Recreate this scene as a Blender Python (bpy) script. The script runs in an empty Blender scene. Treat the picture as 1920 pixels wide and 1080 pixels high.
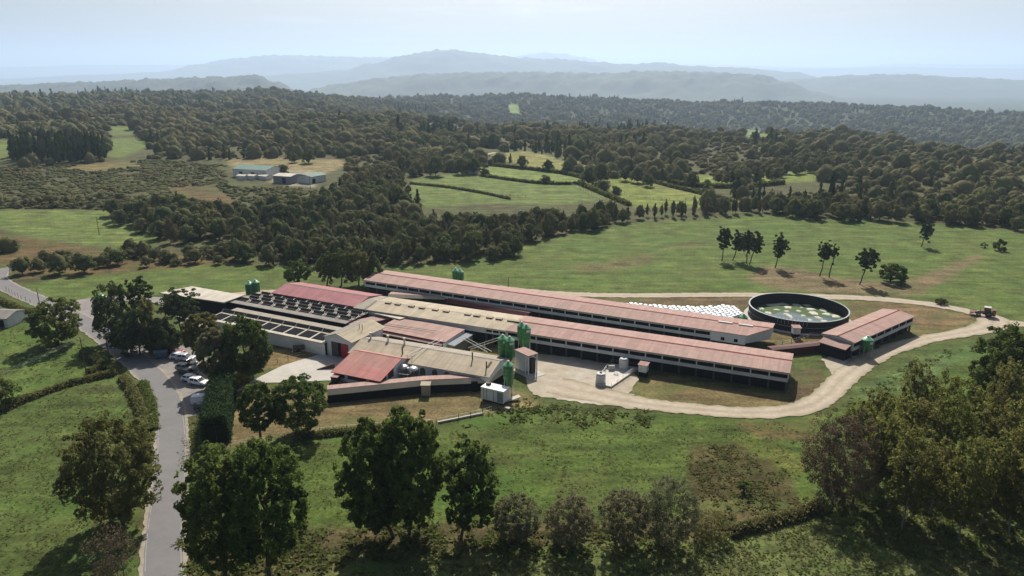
import bpy, math, random
import numpy as np
from mathutils import Vector, Matrix

# ------------------------------------------------------------------ camera, sky, sun, exposure
H = 65.0                                   # drone height above the farm yard
PITCH = math.radians(16.65)
FPX = 1371.0                               # focal length in pixels of the 1920 wide photograph
SP, CP = math.sin(PITCH), math.cos(PITCH)
scene = bpy.context.scene
col = scene.collection
cam_d = bpy.data.cameras.new('camera')
cam_d.sensor_width = 36.0
cam_d.lens = 36.0 * FPX / 1920.0
cam_d.clip_start = 1.0
cam_d.clip_end = 120000.0
cam = bpy.data.objects.new('camera', cam_d)
cam.location = (0, 0, H)
cam.rotation_euler = (math.radians(90) - PITCH, 0, 0)
col.objects.link(cam)
scene.camera = cam

SUN_EL, SUN_AZ = math.radians(44.0), math.radians(4.0)
world = bpy.data.worlds.new('World')
scene.world = world
world.use_nodes = True
wn = world.node_tree
bg = wn.nodes['Background']
sky = wn.nodes.new('ShaderNodeTexSky')
sky.sky_type = 'NISHITA'
sky.sun_disc = False
sky.sun_elevation = SUN_EL
sky.sun_rotation = SUN_AZ
sky.air_density = 1.0
sky.dust_density = 3.2
sky.ozone_density = 1.0
bg.inputs['Strength'].default_value = 0.056
# thin wisps of cloud, part of the sky itself
_tc = wn.nodes.new('ShaderNodeTexCoord'); _mp = wn.nodes.new('ShaderNodeMapping'); _mp.inputs['Scale'].default_value = (5, 5, 42)
_mp.inputs['Location'].default_value = (1.3, 0.4, 0.2)
_nz = wn.nodes.new('ShaderNodeTexNoise'); _nz.inputs['Scale'].default_value = 1.6; _nz.inputs['Detail'].default_value = 7; _nz.inputs['Roughness'].default_value = 0.62
_rp = wn.nodes.new('ShaderNodeMapRange'); _rp.inputs['From Min'].default_value = 0.54; _rp.inputs['From Max'].default_value = 0.80; _rp.inputs['To Max'].default_value = 0.55
_hs = wn.nodes.new('ShaderNodeHueSaturation'); _hs.inputs['Saturation'].default_value = 0.25; _hs.inputs['Value'].default_value = 1.35
_mx = wn.nodes.new('ShaderNodeMix'); _mx.data_type = 'RGBA'
wn.links.new(_tc.outputs['Generated'], _mp.inputs['Vector']); wn.links.new(_mp.outputs[0], _nz.inputs['Vector']); wn.links.new(_nz.outputs['Fac'], _rp.inputs['Value'])
wn.links.new(sky.outputs[0], _hs.inputs['Color']); wn.links.new(_rp.outputs[0], _mx.inputs['Factor'])
wn.links.new(sky.outputs[0], _mx.inputs['A']); wn.links.new(_hs.outputs[0], _mx.inputs['B']); wn.links.new(_mx.outputs['Result'], bg.inputs['Color'])

sun_d = bpy.data.lights.new('sun', 'SUN')
sun_d.energy = 5.0
sun_d.angle = math.radians(0.5)
sun_d.color = (1.0, 0.95, 0.86)
sun = bpy.data.objects.new('sun', sun_d)
sdir = Vector((math.sin(SUN_AZ) * math.cos(SUN_EL), math.cos(SUN_AZ) * math.cos(SUN_EL), math.sin(SUN_EL)))
sun.rotation_euler = sdir.to_track_quat('Z', 'Y').to_euler()
sun.location = (0, 0, 400)
col.objects.link(sun)

scene.view_settings.view_transform = 'Standard'
scene.view_settings.look = 'None'
scene.view_settings.exposure = 0.47
scene.view_settings.gamma = 1.0
scene.cycles.use_denoising = True
scene.cycles.max_bounces = 6
scene.cycles.diffuse_bounces = 3
scene.cycles.transparent_max_bounces = 4
scene.cycles.volume_bounces = 1

RNG = np.random.default_rng(7)
random.seed(7)

# ------------------------------------------------------------------ helpers
def tag(o, label=None, cat=None, group=None, kind=None):
    if label: o['label'] = label
    if cat: o['category'] = cat
    if group: o['group'] = group
    if kind: o['kind'] = kind
    return o

def thing(name, label, cat, loc=(0, 0, 0), rot=0.0, group=None):
    o = bpy.data.objects.new(name, None)
    o.empty_display_size = 0.5
    o.location = loc
    o.rotation_euler = (0, 0, rot)
    col.objects.link(o)
    return tag(o, label, cat, group)

class MB:
    """collects polygons and links them as one mesh object"""
    def __init__(s):
        s.v, s.f = [], []
    def poly(s, pts):
        n = len(s.v); s.v += [tuple(p) for p in pts]; s.f.append(tuple(range(n, n + len(pts)))); return s
    def box(s, x0, x1, y0, y1, z0, z1):
        n = len(s.v)
        s.v += [(x0,y0,z0),(x1,y0,z0),(x1,y1,z0),(x0,y1,z0),(x0,y0,z1),(x1,y0,z1),(x1,y1,z1),(x0,y1,z1)]
        for q in ((0,3,2,1),(4,5,6,7),(0,1,5,4),(1,2,6,5),(2,3,7,6),(3,0,4,7)):
            s.f.append(tuple(n + k for k in q))
        return s
    def hexa(s, p):
        """eight corners: bottom ring then top ring"""
        n = len(s.v); s.v += [tuple(q) for q in p]
        for q in ((0,3,2,1),(4,5,6,7),(0,1,5,4),(1,2,6,5),(2,3,7,6),(3,0,4,7)):
            s.f.append(tuple(n + k for k in q))
        return s
    def slab(s, pts, t):
        """polygon (counter-clockwise from above) thickened downwards by t"""
        n = len(s.v); k = len(pts)
        s.v += [tuple(p) for p in pts] + [(p[0], p[1], p[2] - t) for p in pts]
        s.f.append(tuple(range(n, n + k))); s.f.append(tuple(range(n + 2*k - 1, n + k - 1, -1)))
        for i in range(k):
            j = (i + 1) % k
            s.f.append((n + j, n + i, n + k + i, n + k + j))
        return s
    def prism(s, pts, vec):
        """polygon extruded along a vector"""
        n = len(s.v); k = len(pts)
        s.v += [tuple(p) for p in pts] + [tuple(Vector(p) + Vector(vec)) for p in pts]
        s.f.append(tuple(range(n + k - 1, n - 1, -1))); s.f.append(tuple(range(n + k, n + 2*k)))
        for i in range(k):
            j = (i + 1) % k
            s.f.append((n + i, n + j, n + k + j, n + k + i))
        return s
    def tube(s, a, b, r0, r1=None, seg=8, cap=True):
        a, b = Vector(a), Vector(b); r1 = r0 if r1 is None else r1
        d = (b - a).normalized()
        u = d.orthogonal().normalized(); w = d.cross(u)
        n = len(s.v)
        for c, r in ((a, r0), (b, r1)):
            for i in range(seg):
                t = 2*math.pi*i/seg
                s.v.append(tuple(c + u*(r*math.cos(t)) + w*(r*math.sin(t))))
        for i in range(seg):
            j = (i + 1) % seg
            s.f.append((n+i, n+j, n+seg+j, n+seg+i))
        if cap:
            s.f.append(tuple(n+i for i in range(seg-1, -1, -1)))
            s.f.append(tuple(n+seg+i for i in range(seg)))
        return s
    def lathe(s, prof, seg=24, c=(0,0,0)):
        """profile of (radius, z) turned round the z axis through c"""
        n = len(s.v)
        for r, z in prof:
            for i in range(seg):
                t = 2*math.pi*i/seg
                s.v.append((c[0]+r*math.cos(t), c[1]+r*math.sin(t), c[2]+z))
        for k in range(len(prof)-1):
            for i in range(seg):
                j = (i+1) % seg
                s.f.append((n+k*seg+i, n+k*seg+j, n+(k+1)*seg+j, n+(k+1)*seg+i))
        s.f.append(tuple(n+i for i in range(seg-1, -1, -1)))
        m = n+(len(prof)-1)*seg
        s.f.append(tuple(m+i for i in range(seg)))
        return s
    def build(s, name, mat, parent=None, smooth=False, bevel=0.0):
        me = bpy.data.meshes.new(name)
        me.from_pydata(s.v, [], s.f)
        me.validate()
        if smooth:
            for p in me.polygons: p.use_smooth = True
        if mat: me.materials.append(mat)
        o = bpy.data.objects.new(name, me)
        col.objects.link(o)
        if parent: o.parent = parent
        if smooth:
            try: me.set_sharp_from_angle(angle=math.radians(40))
            except Exception: pass
        if bevel:
            b = o.modifiers.new('bevel', 'BEVEL'); b.width = bevel; b.segments = 2; b.limit_method = 'ANGLE'
        return o

def np_mesh(name, V, F, mats, face_attr=None, vert_col=None, mat_idx=None, smooth=False):
    """big mesh from arrays; F is (n,4) or (n,3)"""
    me = bpy.data.meshes.new(name)
    V = np.ascontiguousarray(V, dtype=np.float32); F = np.ascontiguousarray(F, dtype=np.int32)
    n, k = F.shape
    me.vertices.add(len(V)); me.vertices.foreach_set('co', V.ravel())
    me.loops.add(n*k); me.loops.foreach_set('vertex_index', F.ravel())
    me.polygons.add(n); me.polygons.foreach_set('loop_start', np.arange(0, n*k, k, dtype=np.int32))
    if smooth: me.polygons.foreach_set('use_smooth', np.ones(n, dtype=bool))
    for m in mats: me.materials.append(m)
    if mat_idx is not None: me.polygons.foreach_set('material_index', np.ascontiguousarray(mat_idx, dtype=np.int32))
    for nm, arr in (face_attr or {}).items():
        a = me.attributes.new(nm, 'FLOAT', 'FACE'); a.data.foreach_set('value', np.ascontiguousarray(arr, dtype=np.float32))
    for nm, arr in (vert_col or {}).items():
        if arr.ndim == 1:
            a = me.attributes.new(nm, 'FLOAT', 'POINT'); a.data.foreach_set('value', np.ascontiguousarray(arr, dtype=np.float32))
        else:
            a = me.attributes.new(nm, 'FLOAT_COLOR', 'POINT')
            c4 = np.ones((len(arr), 4), dtype=np.float32); c4[:, :3] = arr
            a.data.foreach_set('color', c4.ravel())
    me.update(calc_edges=True)
    return me

def link_mesh(name, me, parent=None):
    o = bpy.data.objects.new(name, me); col.objects.link(o)
    if parent: o.parent = parent
    return o

# ------------------------------------------------------------------ the lie of the land
_D = np.array([0, 300, 450, 650, 900, 1200, 1600, 2000, 2600, 3400, 5000, 60000.])
_A = np.array([-180, -60, -34, -18.5, 0, 18.5, 34, 60, 180.])
_L = [[0, 0, 3, 8, 12, 13, 15, 8, -40, -120, -200, -210],
      [0, 0, 3, 8, 10, 8, 8, 2, -40, -120, -200, -210],
      [0, 0, 3, 7, 8, 2, 0, 2, -50, -140, -200, -210],
      [0, 0, 3, 4, -4, -35, -62, -52, -26, -110, -200, -210],
      [0, 0, 1, 0, -9, -55, -92, -88, -54, -130, -200, -210],
      [0, 0, 1, -2, -17, -64, -94, -84, -60, -130, -200, -210]]
_Z = np.array([_L[0], _L[0], _L[1], _L[2], _L[3], _L[4], _L[5], _L[5], _L[0]], dtype=float)
_ph = np.random.default_rng(3).uniform(0, 6.28, (14, 2))
_dr = np.random.default_rng(4).uniform(0, 6.28, 14)

def wob(x, y, scale, k0=0, n=7):
    s = 0.0
    for i in range(n):
        a = _dr[(k0+i) % 14]; fr = (1.0 + 0.45*i)/scale
        s = s + np.sin((x*math.cos(a)+y*math.sin(a))*fr*6.283 + _ph[(k0+i) % 14, 0] + 1.3*np.sin((x*math.sin(a)-y*math.cos(a))*fr*3.1 + _ph[(k0+i) % 14, 1]))/(1+0.5*i)
    return s/2.2

def smooth01(t):
    t = np.clip(t, 0, 1); return t*t*(3-2*t)

def hgt(x, y):
    x = np.asarray(x, dtype=float); y = np.asarray(y, dtype=float)
    d = np.sqrt(x*x+y*y); a = np.degrees(np.arctan2(x, y))
    ia = np.clip(np.searchsorted(_A, a)-1, 0, len(_A)-2); ta = smooth01((a-_A[ia])/(_A[ia+1]-_A[ia]))
    i = np.clip(np.searchsorted(_D, d)-1, 0, len(_D)-2); td = smooth01((d-_D[i])/(_D[i+1]-_D[i]))
    z = (_Z[ia, i]*(1-td)+_Z[ia, i+1]*td)*(1-ta)+(_Z[ia+1, i]*(1-td)+_Z[ia+1, i+1]*td)*ta
    z = z + wob(x, y, 420.)*smooth01((d-320)/600)*4.5 + wob(x, y, 1500., 5)*smooth01((d-1500)/1500)*10
    return z

def W(px, py, z=0.0):
    """world point on the level z that the photograph shows at (px, py)"""
    u, v = (px-960)/FPX, (py-540)/FPX
    t = (H-z)/(SP+v*CP)
    return Vector((u*t, t*(CP-v*SP), z))

def G(px, py):
    """ground point seen at (px, py)"""
    u, v = (px-960)/FPX, (py-540)/FPX
    dx, dy, dz = u, CP-v*SP, -(SP+v*CP)
    t0 = H/max(-dz, 0.0001)
    if t0 < 240: return W(px, py)
    ts = np.concatenate([np.arange(100, 1500, 2.0), np.arange(1500, 9000, 10.0)])
    below = (H+dz*ts) < hgt(dx*ts, dy*ts)
    k = int(np.argmax(below)) if below.any() else len(ts)-1
    t = ts[k]
    return Vector((dx*t, dy*t, float(hgt(dx*t, dy*t))))

def top_z(p, py):
    """height of a point above plan position p that shows at photograph row py"""
    v = (py-540)/FPX
    return H - p.y*(SP+v*CP)/(CP-v*SP)

def depth(p):
    return p.y*CP+(H-p.z)*SP

def pxm(p):
    return FPX/depth(p)

def in_poly(x, y, poly):
    P = np.asarray(poly, dtype=float)
    r = np.zeros(x.shape, dtype=bool)
    bb = (x >= P[:, 0].min()) & (x <= P[:, 0].max()) & (y >= P[:, 1].min()) & (y <= P[:, 1].max())
    if not bb.any(): return r
    xs, ys = x[bb], y[bb]; c = np.zeros(xs.shape, dtype=bool)
    n = len(P)
    for i in range(n):
        x0, y0 = P[i]; x1, y1 = P[(i+1) % n]
        if y0 == y1: continue
        c ^= ((y0 > ys) != (y1 > ys)) & (xs < (x1-x0)*(ys-y0)/(y1-y0)+x0)
    r[bb] = c
    return r

def GP(pts):
    return [(p.x, p.y) for p in (G(*q) for q in pts)]

# ------------------------------------------------------------------ materials
def _nodes(name):
    m = bpy.data.materials.new(name); m.use_nodes = True
    return m, m.node_tree, m.node_tree.nodes['Principled BSDF']

def M(name, c, rough=0.8, var=0.25, scale=0.6, stretch=(1, 1, 1), c2=None, metallic=0.0, bump=0.0, spec=0.3, amt2=0.5, ribs=None, track=False):
    """surface colour c with weathering noise towards c2"""
    m, nt, b = _nodes(name)
    N, L = nt.nodes.new, nt.links.new
    tc = N('ShaderNodeTexCoord'); mp = N('ShaderNodeMapping')
    mp.inputs['Scale'].default_value = stretch
    L(tc.outputs['Object'], mp.inputs['Vector'])
    n1 = N('ShaderNodeTexNoise'); n1.inputs['Scale'].default_value = scale; n1.inputs['Detail'].default_value = 6; n1.inputs['Roughness'].default_value = 0.65
    L(mp.outputs[0], n1.inputs['Vector'])
    r = N('ShaderNodeValToRGB')
    r.color_ramp.elements[0].position = 0.3; r.color_ramp.elements[1].position = 0.72
    d = 1-var
    r.color_ramp.elements[0].color = (c[0]*d, c[1]*d, c[2]*d, 1); r.color_ramp.elements[1].color = (*[min(1, k*(1+var*0.5)) for k in c], 1)
    L(n1.outputs['Fac'], r.inputs['Fac'])
    out = r.outputs['Color']
    if c2:
        n2 = N('ShaderNodeTexNoise'); n2.inputs['Scale'].default_value = scale*0.23; n2.inputs['Detail'].default_value = 5; n2.inputs['Roughness'].default_value = 0.7
        L(mp.outputs[0], n2.inputs['Vector'])
        r2 = N('ShaderNodeValToRGB'); r2.color_ramp.elements[0].position = 0.42; r2.color_ramp.elements[1].position = 0.68
        r2.color_ramp.elements[1].color = (amt2, amt2, amt2, 1)
        L(n2.outputs['Fac'], r2.inputs['Fac'])
        mx = N('ShaderNodeMix'); mx.data_type = 'RGBA'
        L(r2.outputs['Color'], mx.inputs['Factor']); L(out, mx.inputs['A']); mx.inputs['B'].default_value = (*c2, 1)
        out = mx.outputs['Result']
    if ribs:      # single sheets differ a little, and lap over each other
        bk = N('ShaderNodeTexBrick'); bk.offset = 0.0; bk.inputs['Scale'].default_value = 1.0
        bk.inputs['Brick Width'].default_value = 1.05; bk.inputs['Row Height'].default_value = 1.9; bk.inputs['Mortar Size'].default_value = 0.035; bk.inputs['Bias'].default_value = 0.0
        bk.inputs['Color1'].default_value = (0.92, 0.925, 0.93, 1); bk.inputs['Color2'].default_value = (1.07, 1.06, 1.05, 1); bk.inputs['Mortar'].default_value = (0.80, 0.79, 0.78, 1)
        L(tc.outputs['Object'], bk.inputs['Vector'])
        mm = N('ShaderNodeMix'); mm.data_type = 'RGBA'; mm.blend_type = 'MULTIPLY'; mm.inputs['Factor'].default_value = 1.0
        L(out, mm.inputs['A']); L(bk.outputs['Color'], mm.inputs['B']); out = mm.outputs['Result']
        # dark run-off streaks down the slope
        m4 = N('ShaderNodeMapping'); m4.inputs['Scale'].default_value = (1.4, 0.10, 0.10); L(tc.outputs['Object'], m4.inputs['Vector'])
        n4 = N('ShaderNodeTexNoise'); n4.inputs['Scale'].default_value = 1.0; n4.inputs['Detail'].default_value = 5; L(m4.outputs[0], n4.inputs['Vector'])
        r4 = N('ShaderNodeMapRange'); r4.inputs['From Min'].default_value = 0.35; r4.inputs['From Max'].default_value = 0.65; r4.inputs['To Min'].default_value = 0.87; r4.inputs['To Max'].default_value = 1.07
        L(n4.outputs['Fac'], r4.inputs['Value'])
        sv = N('ShaderNodeVectorMath'); sv.operation = 'SCALE'; L(out, sv.inputs[0]); L(r4.outputs[0], sv.inputs['Scale']); out = sv.outputs[0]
    if track:     # wheel ruts and a grassy middle
        ta = N('ShaderNodeAttribute'); ta.attribute_name = 'across'
        rr = N('ShaderNodeValToRGB'); e = rr.color_ramp.elements
        e[0].position = 0.0; e[0].color = (0.62, 0.66, 0.50, 1); e[1].position = 1.0; e[1].color = (0.62, 0.66, 0.50, 1)
        for ps, v in ((0.12, 0.92), (0.27, 1.08), (0.42, 0.95), (0.5, 0.84), (0.58, 0.95), (0.73, 1.08), (0.88, 0.92)):
            q = e.new(ps); q.color = (v, v, v*(0.95 if v < 0.9 else 1), 1)
        tn = N('ShaderNodeTexNoise'); tn.inputs['Scale'].default_value = 0.35; tn.inputs['Detail'].default_value = 4; L(tc.outputs['Object'], tn.inputs['Vector'])
        ts = N('ShaderNodeMath'); ts.operation = 'MULTIPLY_ADD'; ts.inputs[1].default_value = 0.22; L(tn.outputs['Fac'], ts.inputs[0])
        t2 = N('ShaderNodeMath'); t2.operation = 'SUBTRACT'; t2.inputs[1].default_value = 0.11; L(ta.outputs['Fac'], t2.inputs[0]); L(t2.outputs[0], ts.inputs[2])
        L(ts.outputs[0], rr.inputs['Fac'])
        mt = N('ShaderNodeMix'); mt.data_type = 'RGBA'; mt.blend_type = 'MULTIPLY'; mt.inputs['Factor'].default_value = 1.0
        L(out, mt.inputs['A']); L(rr.outputs['Color'], mt.inputs['B']); out = mt.outputs['Result']
    L(out, b.inputs['Base Color'])
    b.inputs['Roughness'].default_value = rough; b.inputs['Metallic'].default_value = metallic
    b.inputs['Specular IOR Level'].default_value = spec
    if ribs:
        wv = N('ShaderNodeTexWave'); wv.wave_type = 'BANDS'; wv.bands_direction = 'X'; wv.inputs['Scale'].default_value = ribs
        wv.inputs['Distortion'].default_value = 0.0
        L(tc.outputs['Object'], wv.inputs['Vector'])
        bp = N('ShaderNodeBump'); bp.inputs['Strength'].default_value = 0.6; bp.inputs['Distance'].default_value = 0.04
        L(wv.outputs['Fac'], bp.inputs['Height']); L(bp.outputs[0], b.inputs['Normal'])
    elif bump:
        bp = N('ShaderNodeBump'); bp.inputs['Strength'].default_value = bump; bp.inputs['Distance'].default_value = 0.05
        L(n1.outputs['Fac'], bp.inputs['Height']); L(bp.outputs[0], b.inputs['Normal'])
    return m

def leaf_mat(name, dark, light, hue2, trans=0.25, rough=0.65):
    """foliage: per-clump tint between two greens, per-plant drift towards hue2"""
    m, nt, b = _nodes(name)
    N, L = nt.nodes.new, nt.links.new
    a = N('ShaderNodeAttribute'); a.attribute_name = 'tint'
    h = N('ShaderNodeAttribute'); h.attribute_name = 'hue'
    oi = N('ShaderNodeObjectInfo')
    mx = N('ShaderNodeMix'); mx.data_type = 'RGBA'
    mx.inputs['A'].default_value = (*dark, 1); mx.inputs['B'].default_value = (*light, 1)
    L(a.outputs['Fac'], mx.inputs['Factor'])
    ad = N('ShaderNodeMath'); ad.operation = 'MULTIPLY_ADD'; ad.inputs[1].default_value = 0.5
    L(oi.outputs['Random'], ad.inputs[0]); L(h.outputs['Fac'], ad.inputs[2])
    m2 = N('ShaderNodeMix'); m2.data_type = 'RGBA'
    L(ad.outputs[0], m2.inputs['Factor']); L(mx.outputs['Result'], m2.inputs['A']); m2.inputs['B'].default_value = (*hue2, 1)
    L(m2.outputs['Result'], b.inputs['Base Color'])
    b.inputs['Roughness'].default_value = 0.9; b.inputs['Specular IOR Level'].default_value = 0.03
    t = N('ShaderNodeBsdfTranslucent'); L(m2.outputs['Result'], t.inputs['Color'])
    ms = N('ShaderNodeMixShader'); ms.inputs[0].default_value = trans*1.35
    o = nt.nodes['Material Output']
    L(b.outputs[0], ms.inputs[1]); L(t.outputs[0], ms.inputs[2]); L(ms.outputs[0], o.inputs['Surface'])
    return m

# ------------------------------------------------------------------ land cover (colours of what grows or lies there)
C_SCRUB = (0.072, 0.068, 0.030); C_GRASS = (0.086, 0.115, 0.028); C_PALE = (0.110, 0.140, 0.038)
C_DRY = (0.150, 0.112, 0.060); C_EARTH = (0.15, 0.095, 0.055); C_WEED = (0.068, 0.085, 0.024)
C_YEL = (0.115, 0.125, 0.026); C_GRAVEL = (0.40, 0.34, 0.26); C_HEATH = (0.052, 0.056, 0.022)
C_FERN = (0.105, 0.072, 0.030); C_MEAD = (0.098, 0.112, 0.036)
COVER = [  # polygon in photograph pixels of the ground, colour, grassiness
    ([(-300,470),(-300,1300),(2300,1300),(2300,560),(1920,440),(1450,400),(1190,415),(1075,440),(985,460),(900,495),(590,500),(0,540)], C_WEED, 1.0),
    ([(0,395),(262,394),(300,410),(300,452),(250,470),(120,455),(60,445),(0,430),(-80,420),(-80,400)], C_PALE, 0.8),
    ([(-80,430),(60,450),(250,478),(440,480),(440,500),(40,522),(20,500),(-80,500)], C_FERN, 0.9),
    ([(20,538),(130,520),(300,506),(440,494),(540,500),(620,520),(560,540),(500,545),(300,548),(190,560),(80,568),(60,560)], C_GRASS, 0.7),
    ([(715,500),(905,492),(985,462),(1080,436),(1190,417),(1450,404),(1700,418),(1930,432),(2300,500),(2300,650),(1900,600),(1750,556),(1640,552),(1400,549),(1150,548),(1000,545),(880,532),(725,508)], C_GRASS, 1.0),
    ([(1430,500),(1500,505),(1560,520),(1660,528),(1730,545),(1700,556),(1620,553),(1540,549),(1440,540),(1400,520)], C_DRY, 0.7),
    ([(1660,545),(1720,520),(1830,478),(1850,478),(1790,515),(1730,552)], C_DRY, 0.8),
    ([(1060,500),(1200,480),(1240,478),(1200,500),(1100,512)], (0.108,0.097,0.040), 0.9),
    ([(1240,460),(1300,454),(1330,458),(1260,468)], (0.108,0.097,0.040), 0.9),
    # farther meadows
    ([(768,345),(800,330),(880,322),(985,310),(1090,335),(1085,345),(1130,378),(1060,384),(900,382),(800,390),(768,380)], C_PALE, 0.6),
    ([(880,318),(960,308),(1090,338),(1085,346),(980,335),(900,330)], (0.138,0.171,0.045), 0.6),
    ([(920,290),(985,283),(1100,310),(1110,325),(1010,315),(940,300)], (0.190,0.180,0.057), 0.7),
    ([(1080,345),(1130,340),(1180,330),(1260,360),(1380,380),(1370,388),(1200,392),(1140,375)], (0.146,0.171,0.038), 0.7),
    ([(1140,330),(1180,325),(1330,365),(1360,380),(1260,365)], (0.156,0.166,0.042), 0.7),
    ([(1270,330),(1330,328),(1395,348),(1390,352),(1300,345)], (0.138,0.171,0.038), 0.6),
    ([(1405,328),(1480,318),(1550,322),(1540,338),(1440,346)], (0.138,0.171,0.038), 0.6),
    ([(1540,318),(1600,324),(1580,332),(1540,330)], (0.138,0.171,0.038), 0.6),
    ([(865,262),(935,262),(945,270),(880,272)], (0.156,0.171,0.053), 0.6),
    ([(1395,243),(1430,246),(1442,262),(1400,256)], (0.146,0.180,0.045), 0.6),
    ([(1340,245),(1366,247),(1372,254),(1338,256)], (0.146,0.180,0.045), 0.6),
    ([(950,196),(972,196),(976,214),(952,212)], (0.138,0.198,0.045), 0.4),
    ([(-120,265),(18,262),(22,280),(18,300),(-120,305)], C_PALE, 0.6),
    ([(203,262),(255,258),(285,272),(262,282),(230,296),(204,294)], C_PALE, 0.6),
    ([(205,238),(250,236),(252,252),(205,255)], C_PALE, 0.6),
    ([(150,308),(240,302),(270,312),(180,322),(120,318)], (0.146,0.112,0.045), 0.9),
    ([(310,352),(400,348),(440,375),(445,392),(390,380),(330,372)], C_FERN, 0.9),
    ([(425,300),(470,296),(640,300),(650,312),(600,330),(590,350),(540,350),(440,326)], (0.208,0.163,0.080), 0.7),
    ([(520,318),(600,322),(590,352),(530,348)], (0.233,0.216,0.151), 0.3),
    # left side below the road
    ([(-200,560),(0,585),(90,600),(160,630),(185,665),(210,690),(120,715),(0,752),(-200,800)], (0.074,0.106,0.023), 1.0),
    ([(-250,800),(0,762),(120,722),(215,705),(245,745),(262,800),(285,900),(270,1000),(255,1300),(-250,1300)], (0.066,0.090,0.022), 1.0),
    ([(225,700),(262,725),(285,800),(290,900),(262,1300),(240,1300),(262,960),(262,820),(238,745)], (0.083,0.065,0.029), 0.9),
    ([(345,780),(395,780),(400,850),(380,1000),(370,1300),(325,1300),(335,1000),(345,880)], (0.086,0.090,0.027), 0.9),
    # farm yards: dry grass and bare earth
    ([(430,745),(470,720),(620,742),(800,740),(960,728),(1000,740),(1010,765),(900,778),(820,792),(700,800),(560,815),(425,838)], (0.144,0.108,0.049), 0.7),
    ([(470,690),(500,650),(600,655),(600,665),(520,690)], (0.180,0.126,0.054), 0.8),
    ([(860,648),(920,640),(1010,640),(1010,690),(950,700),(880,680)], (0.158,0.122,0.043), 0.8),
    ([(1180,730),(1230,700),(1500,745),(1560,690),(1560,655),(1400,640),(1460,590),(1640,560),(1750,575),(1840,595),(1790,618),(1560,650),(1555,700),(1520,760),(1400,765),(1230,752)], (0.133,0.101,0.045), 0.8),
    ([(1470,700),(1530,685),(1550,705),(1520,750),(1480,755)], (0.097,0.071,0.036), 0.9),
    ([(1080,560),(1150,554),(1400,556),(1420,570),(1400,600),(1440,640),(1300,610),(1150,576)], (0.122,0.083,0.043), 0.7),
    ([(1650,575),(1740,575),(1840,597),(1760,615),(1700,600)], (0.155,0.104,0.054), 0.8),
    ([(410,560),(460,545),(520,548),(560,560),(560,566),(430,566)], (0.202,0.158,0.094), 0.6),
    ([(690,545),(760,530),(850,560),(820,575),(720,565)], (0.115,0.108,0.029), 0.8),
    # foreground meadow
    ([(350,860),(480,830),(640,808),(830,792),(1000,770),(1200,778),(1530,785),(1600,740),(1700,690),(1850,640),(2300,620),(2300,820),(1700,900),(1450,960),(1300,985),(900,1000),(600,1010),(350,1010)], (0.066,0.094,0.019), 1.0),
    ([(1380,790),(1540,785),(1530,830),(1420,820)], (0.108,0.086,0.032), 0.9),
    ([(1380,830),(1440,825),(1520,870),(1500,890),(1440,860)], C_YEL, 0.9),
    ([(1290,840),(1380,830),(1480,890),(1500,940),(1400,965),(1290,920)], (0.061,0.050,0.019), 1.0),
    ([(1290,930),(1400,930),(1380,960),(1300,960)], (0.112,0.094,0.036), 1.0),
    ([(1600,735),(1700,680),(1850,632),(1880,640),(1760,700),(1640,760)], (0.079,0.119,0.036), 0.9),
    ([(350,985),(600,990),(900,980),(1300,970),(1500,940),(1500,962),(1300,1010),(900,1040),(600,1075),(350,1080)], (0.085,0.068,0.032), 1.0),
    ([(560,1080),(700,1050),(950,1025),(1300,1010),(1500,975),(1900,920),(2300,900),(2300,1300),(300,1300),(330,1150)], C_MEAD, 1.0),
]
# ------------------------------------------------------------------ ground sheet
def build_ground():
    near = np.radians(np.linspace(-44, 44, 720))
    side = np.radians(np.concatenate([np.arange(46, 90, 4), np.arange(90, 181, 10)]))
    ang = np.concatenate([-side[::-1], near, side])
    rad = np.concatenate([[0.5, 20, 40, 60], np.geomspace(70, 3400, 860), np.geomspace(3600, 44000, 24)])
    A, R = np.meshgrid(ang, rad)
    X = R*np.sin(A); Y = R*np.cos(A); Z = hgt(X, Y)
    nr, na = A.shape
    idx = np.arange(nr*na).reshape(nr, na)
    F = np.stack([idx[:-1, :-1], idx[:-1, 1:], idx[1:, 1:], idx[1:, :-1]], -1).reshape(-1, 4)
    x, y = X.ravel(), Y.ravel()
    d = np.hypot(x, y)
    c = np.tile(np.array(C_SCRUB), (len(x), 1)); g = np.full(len(x), 0.9)
    far = smooth01((d-1100)/500)[:, None]; c = c*(1-far)+np.array((0.046, 0.052, 0.022))*far
    # ragged field edges
    amp = 0.5+d/330
    for pts, cc, gg in COVER:
        P = GP(pts)
        jx = x+wob(x, y, 5.0, 1)*amp*0.7+RNG.normal(0, 0.25, len(x))*amp; jy = y+wob(x, y, 6.0, 8)*amp*0.7+RNG.normal(0, 0.25, len(x))*amp
        k = in_poly(jx, jy, P)
        c[k] = cc; g[k] = gg
    cg = c.reshape(nr, na, 3); gg_ = g.reshape(nr, na)
    for _ in range(5):                        # let neighbouring covers grow into each other
        cg = (cg+np.roll(cg, 1, 1)+np.roll(cg, -1, 1)+np.roll(cg, 1, 0)+np.roll(cg, -1, 0))/5
        gg_ = (gg_+np.roll(gg_, 1, 1)+np.roll(gg_, -1, 1)+np.roll(gg_, 1, 0)+np.roll(gg_, -1, 0))/5
    c = cg.reshape(-1, 3); g = gg_.ravel()
    # small bumps of the turf, real relief
    Zr = Z.ravel()
    k = (d > 60) & (d < 420) & (np.abs(np.degrees(np.arctan2(x, y))) < 43)
    Zr[k] += (wob(x[k], y[k], 1.7, 2)*0.03+RNG.normal(0, 0.022, k.sum()))*g[k]-0.07*g[k]
    return np_mesh('ground', np.stack([x, y, Zr], -1), F, [ground_mat()], vert_col={'cover': c, 'grassy': g}, smooth=True)

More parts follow.
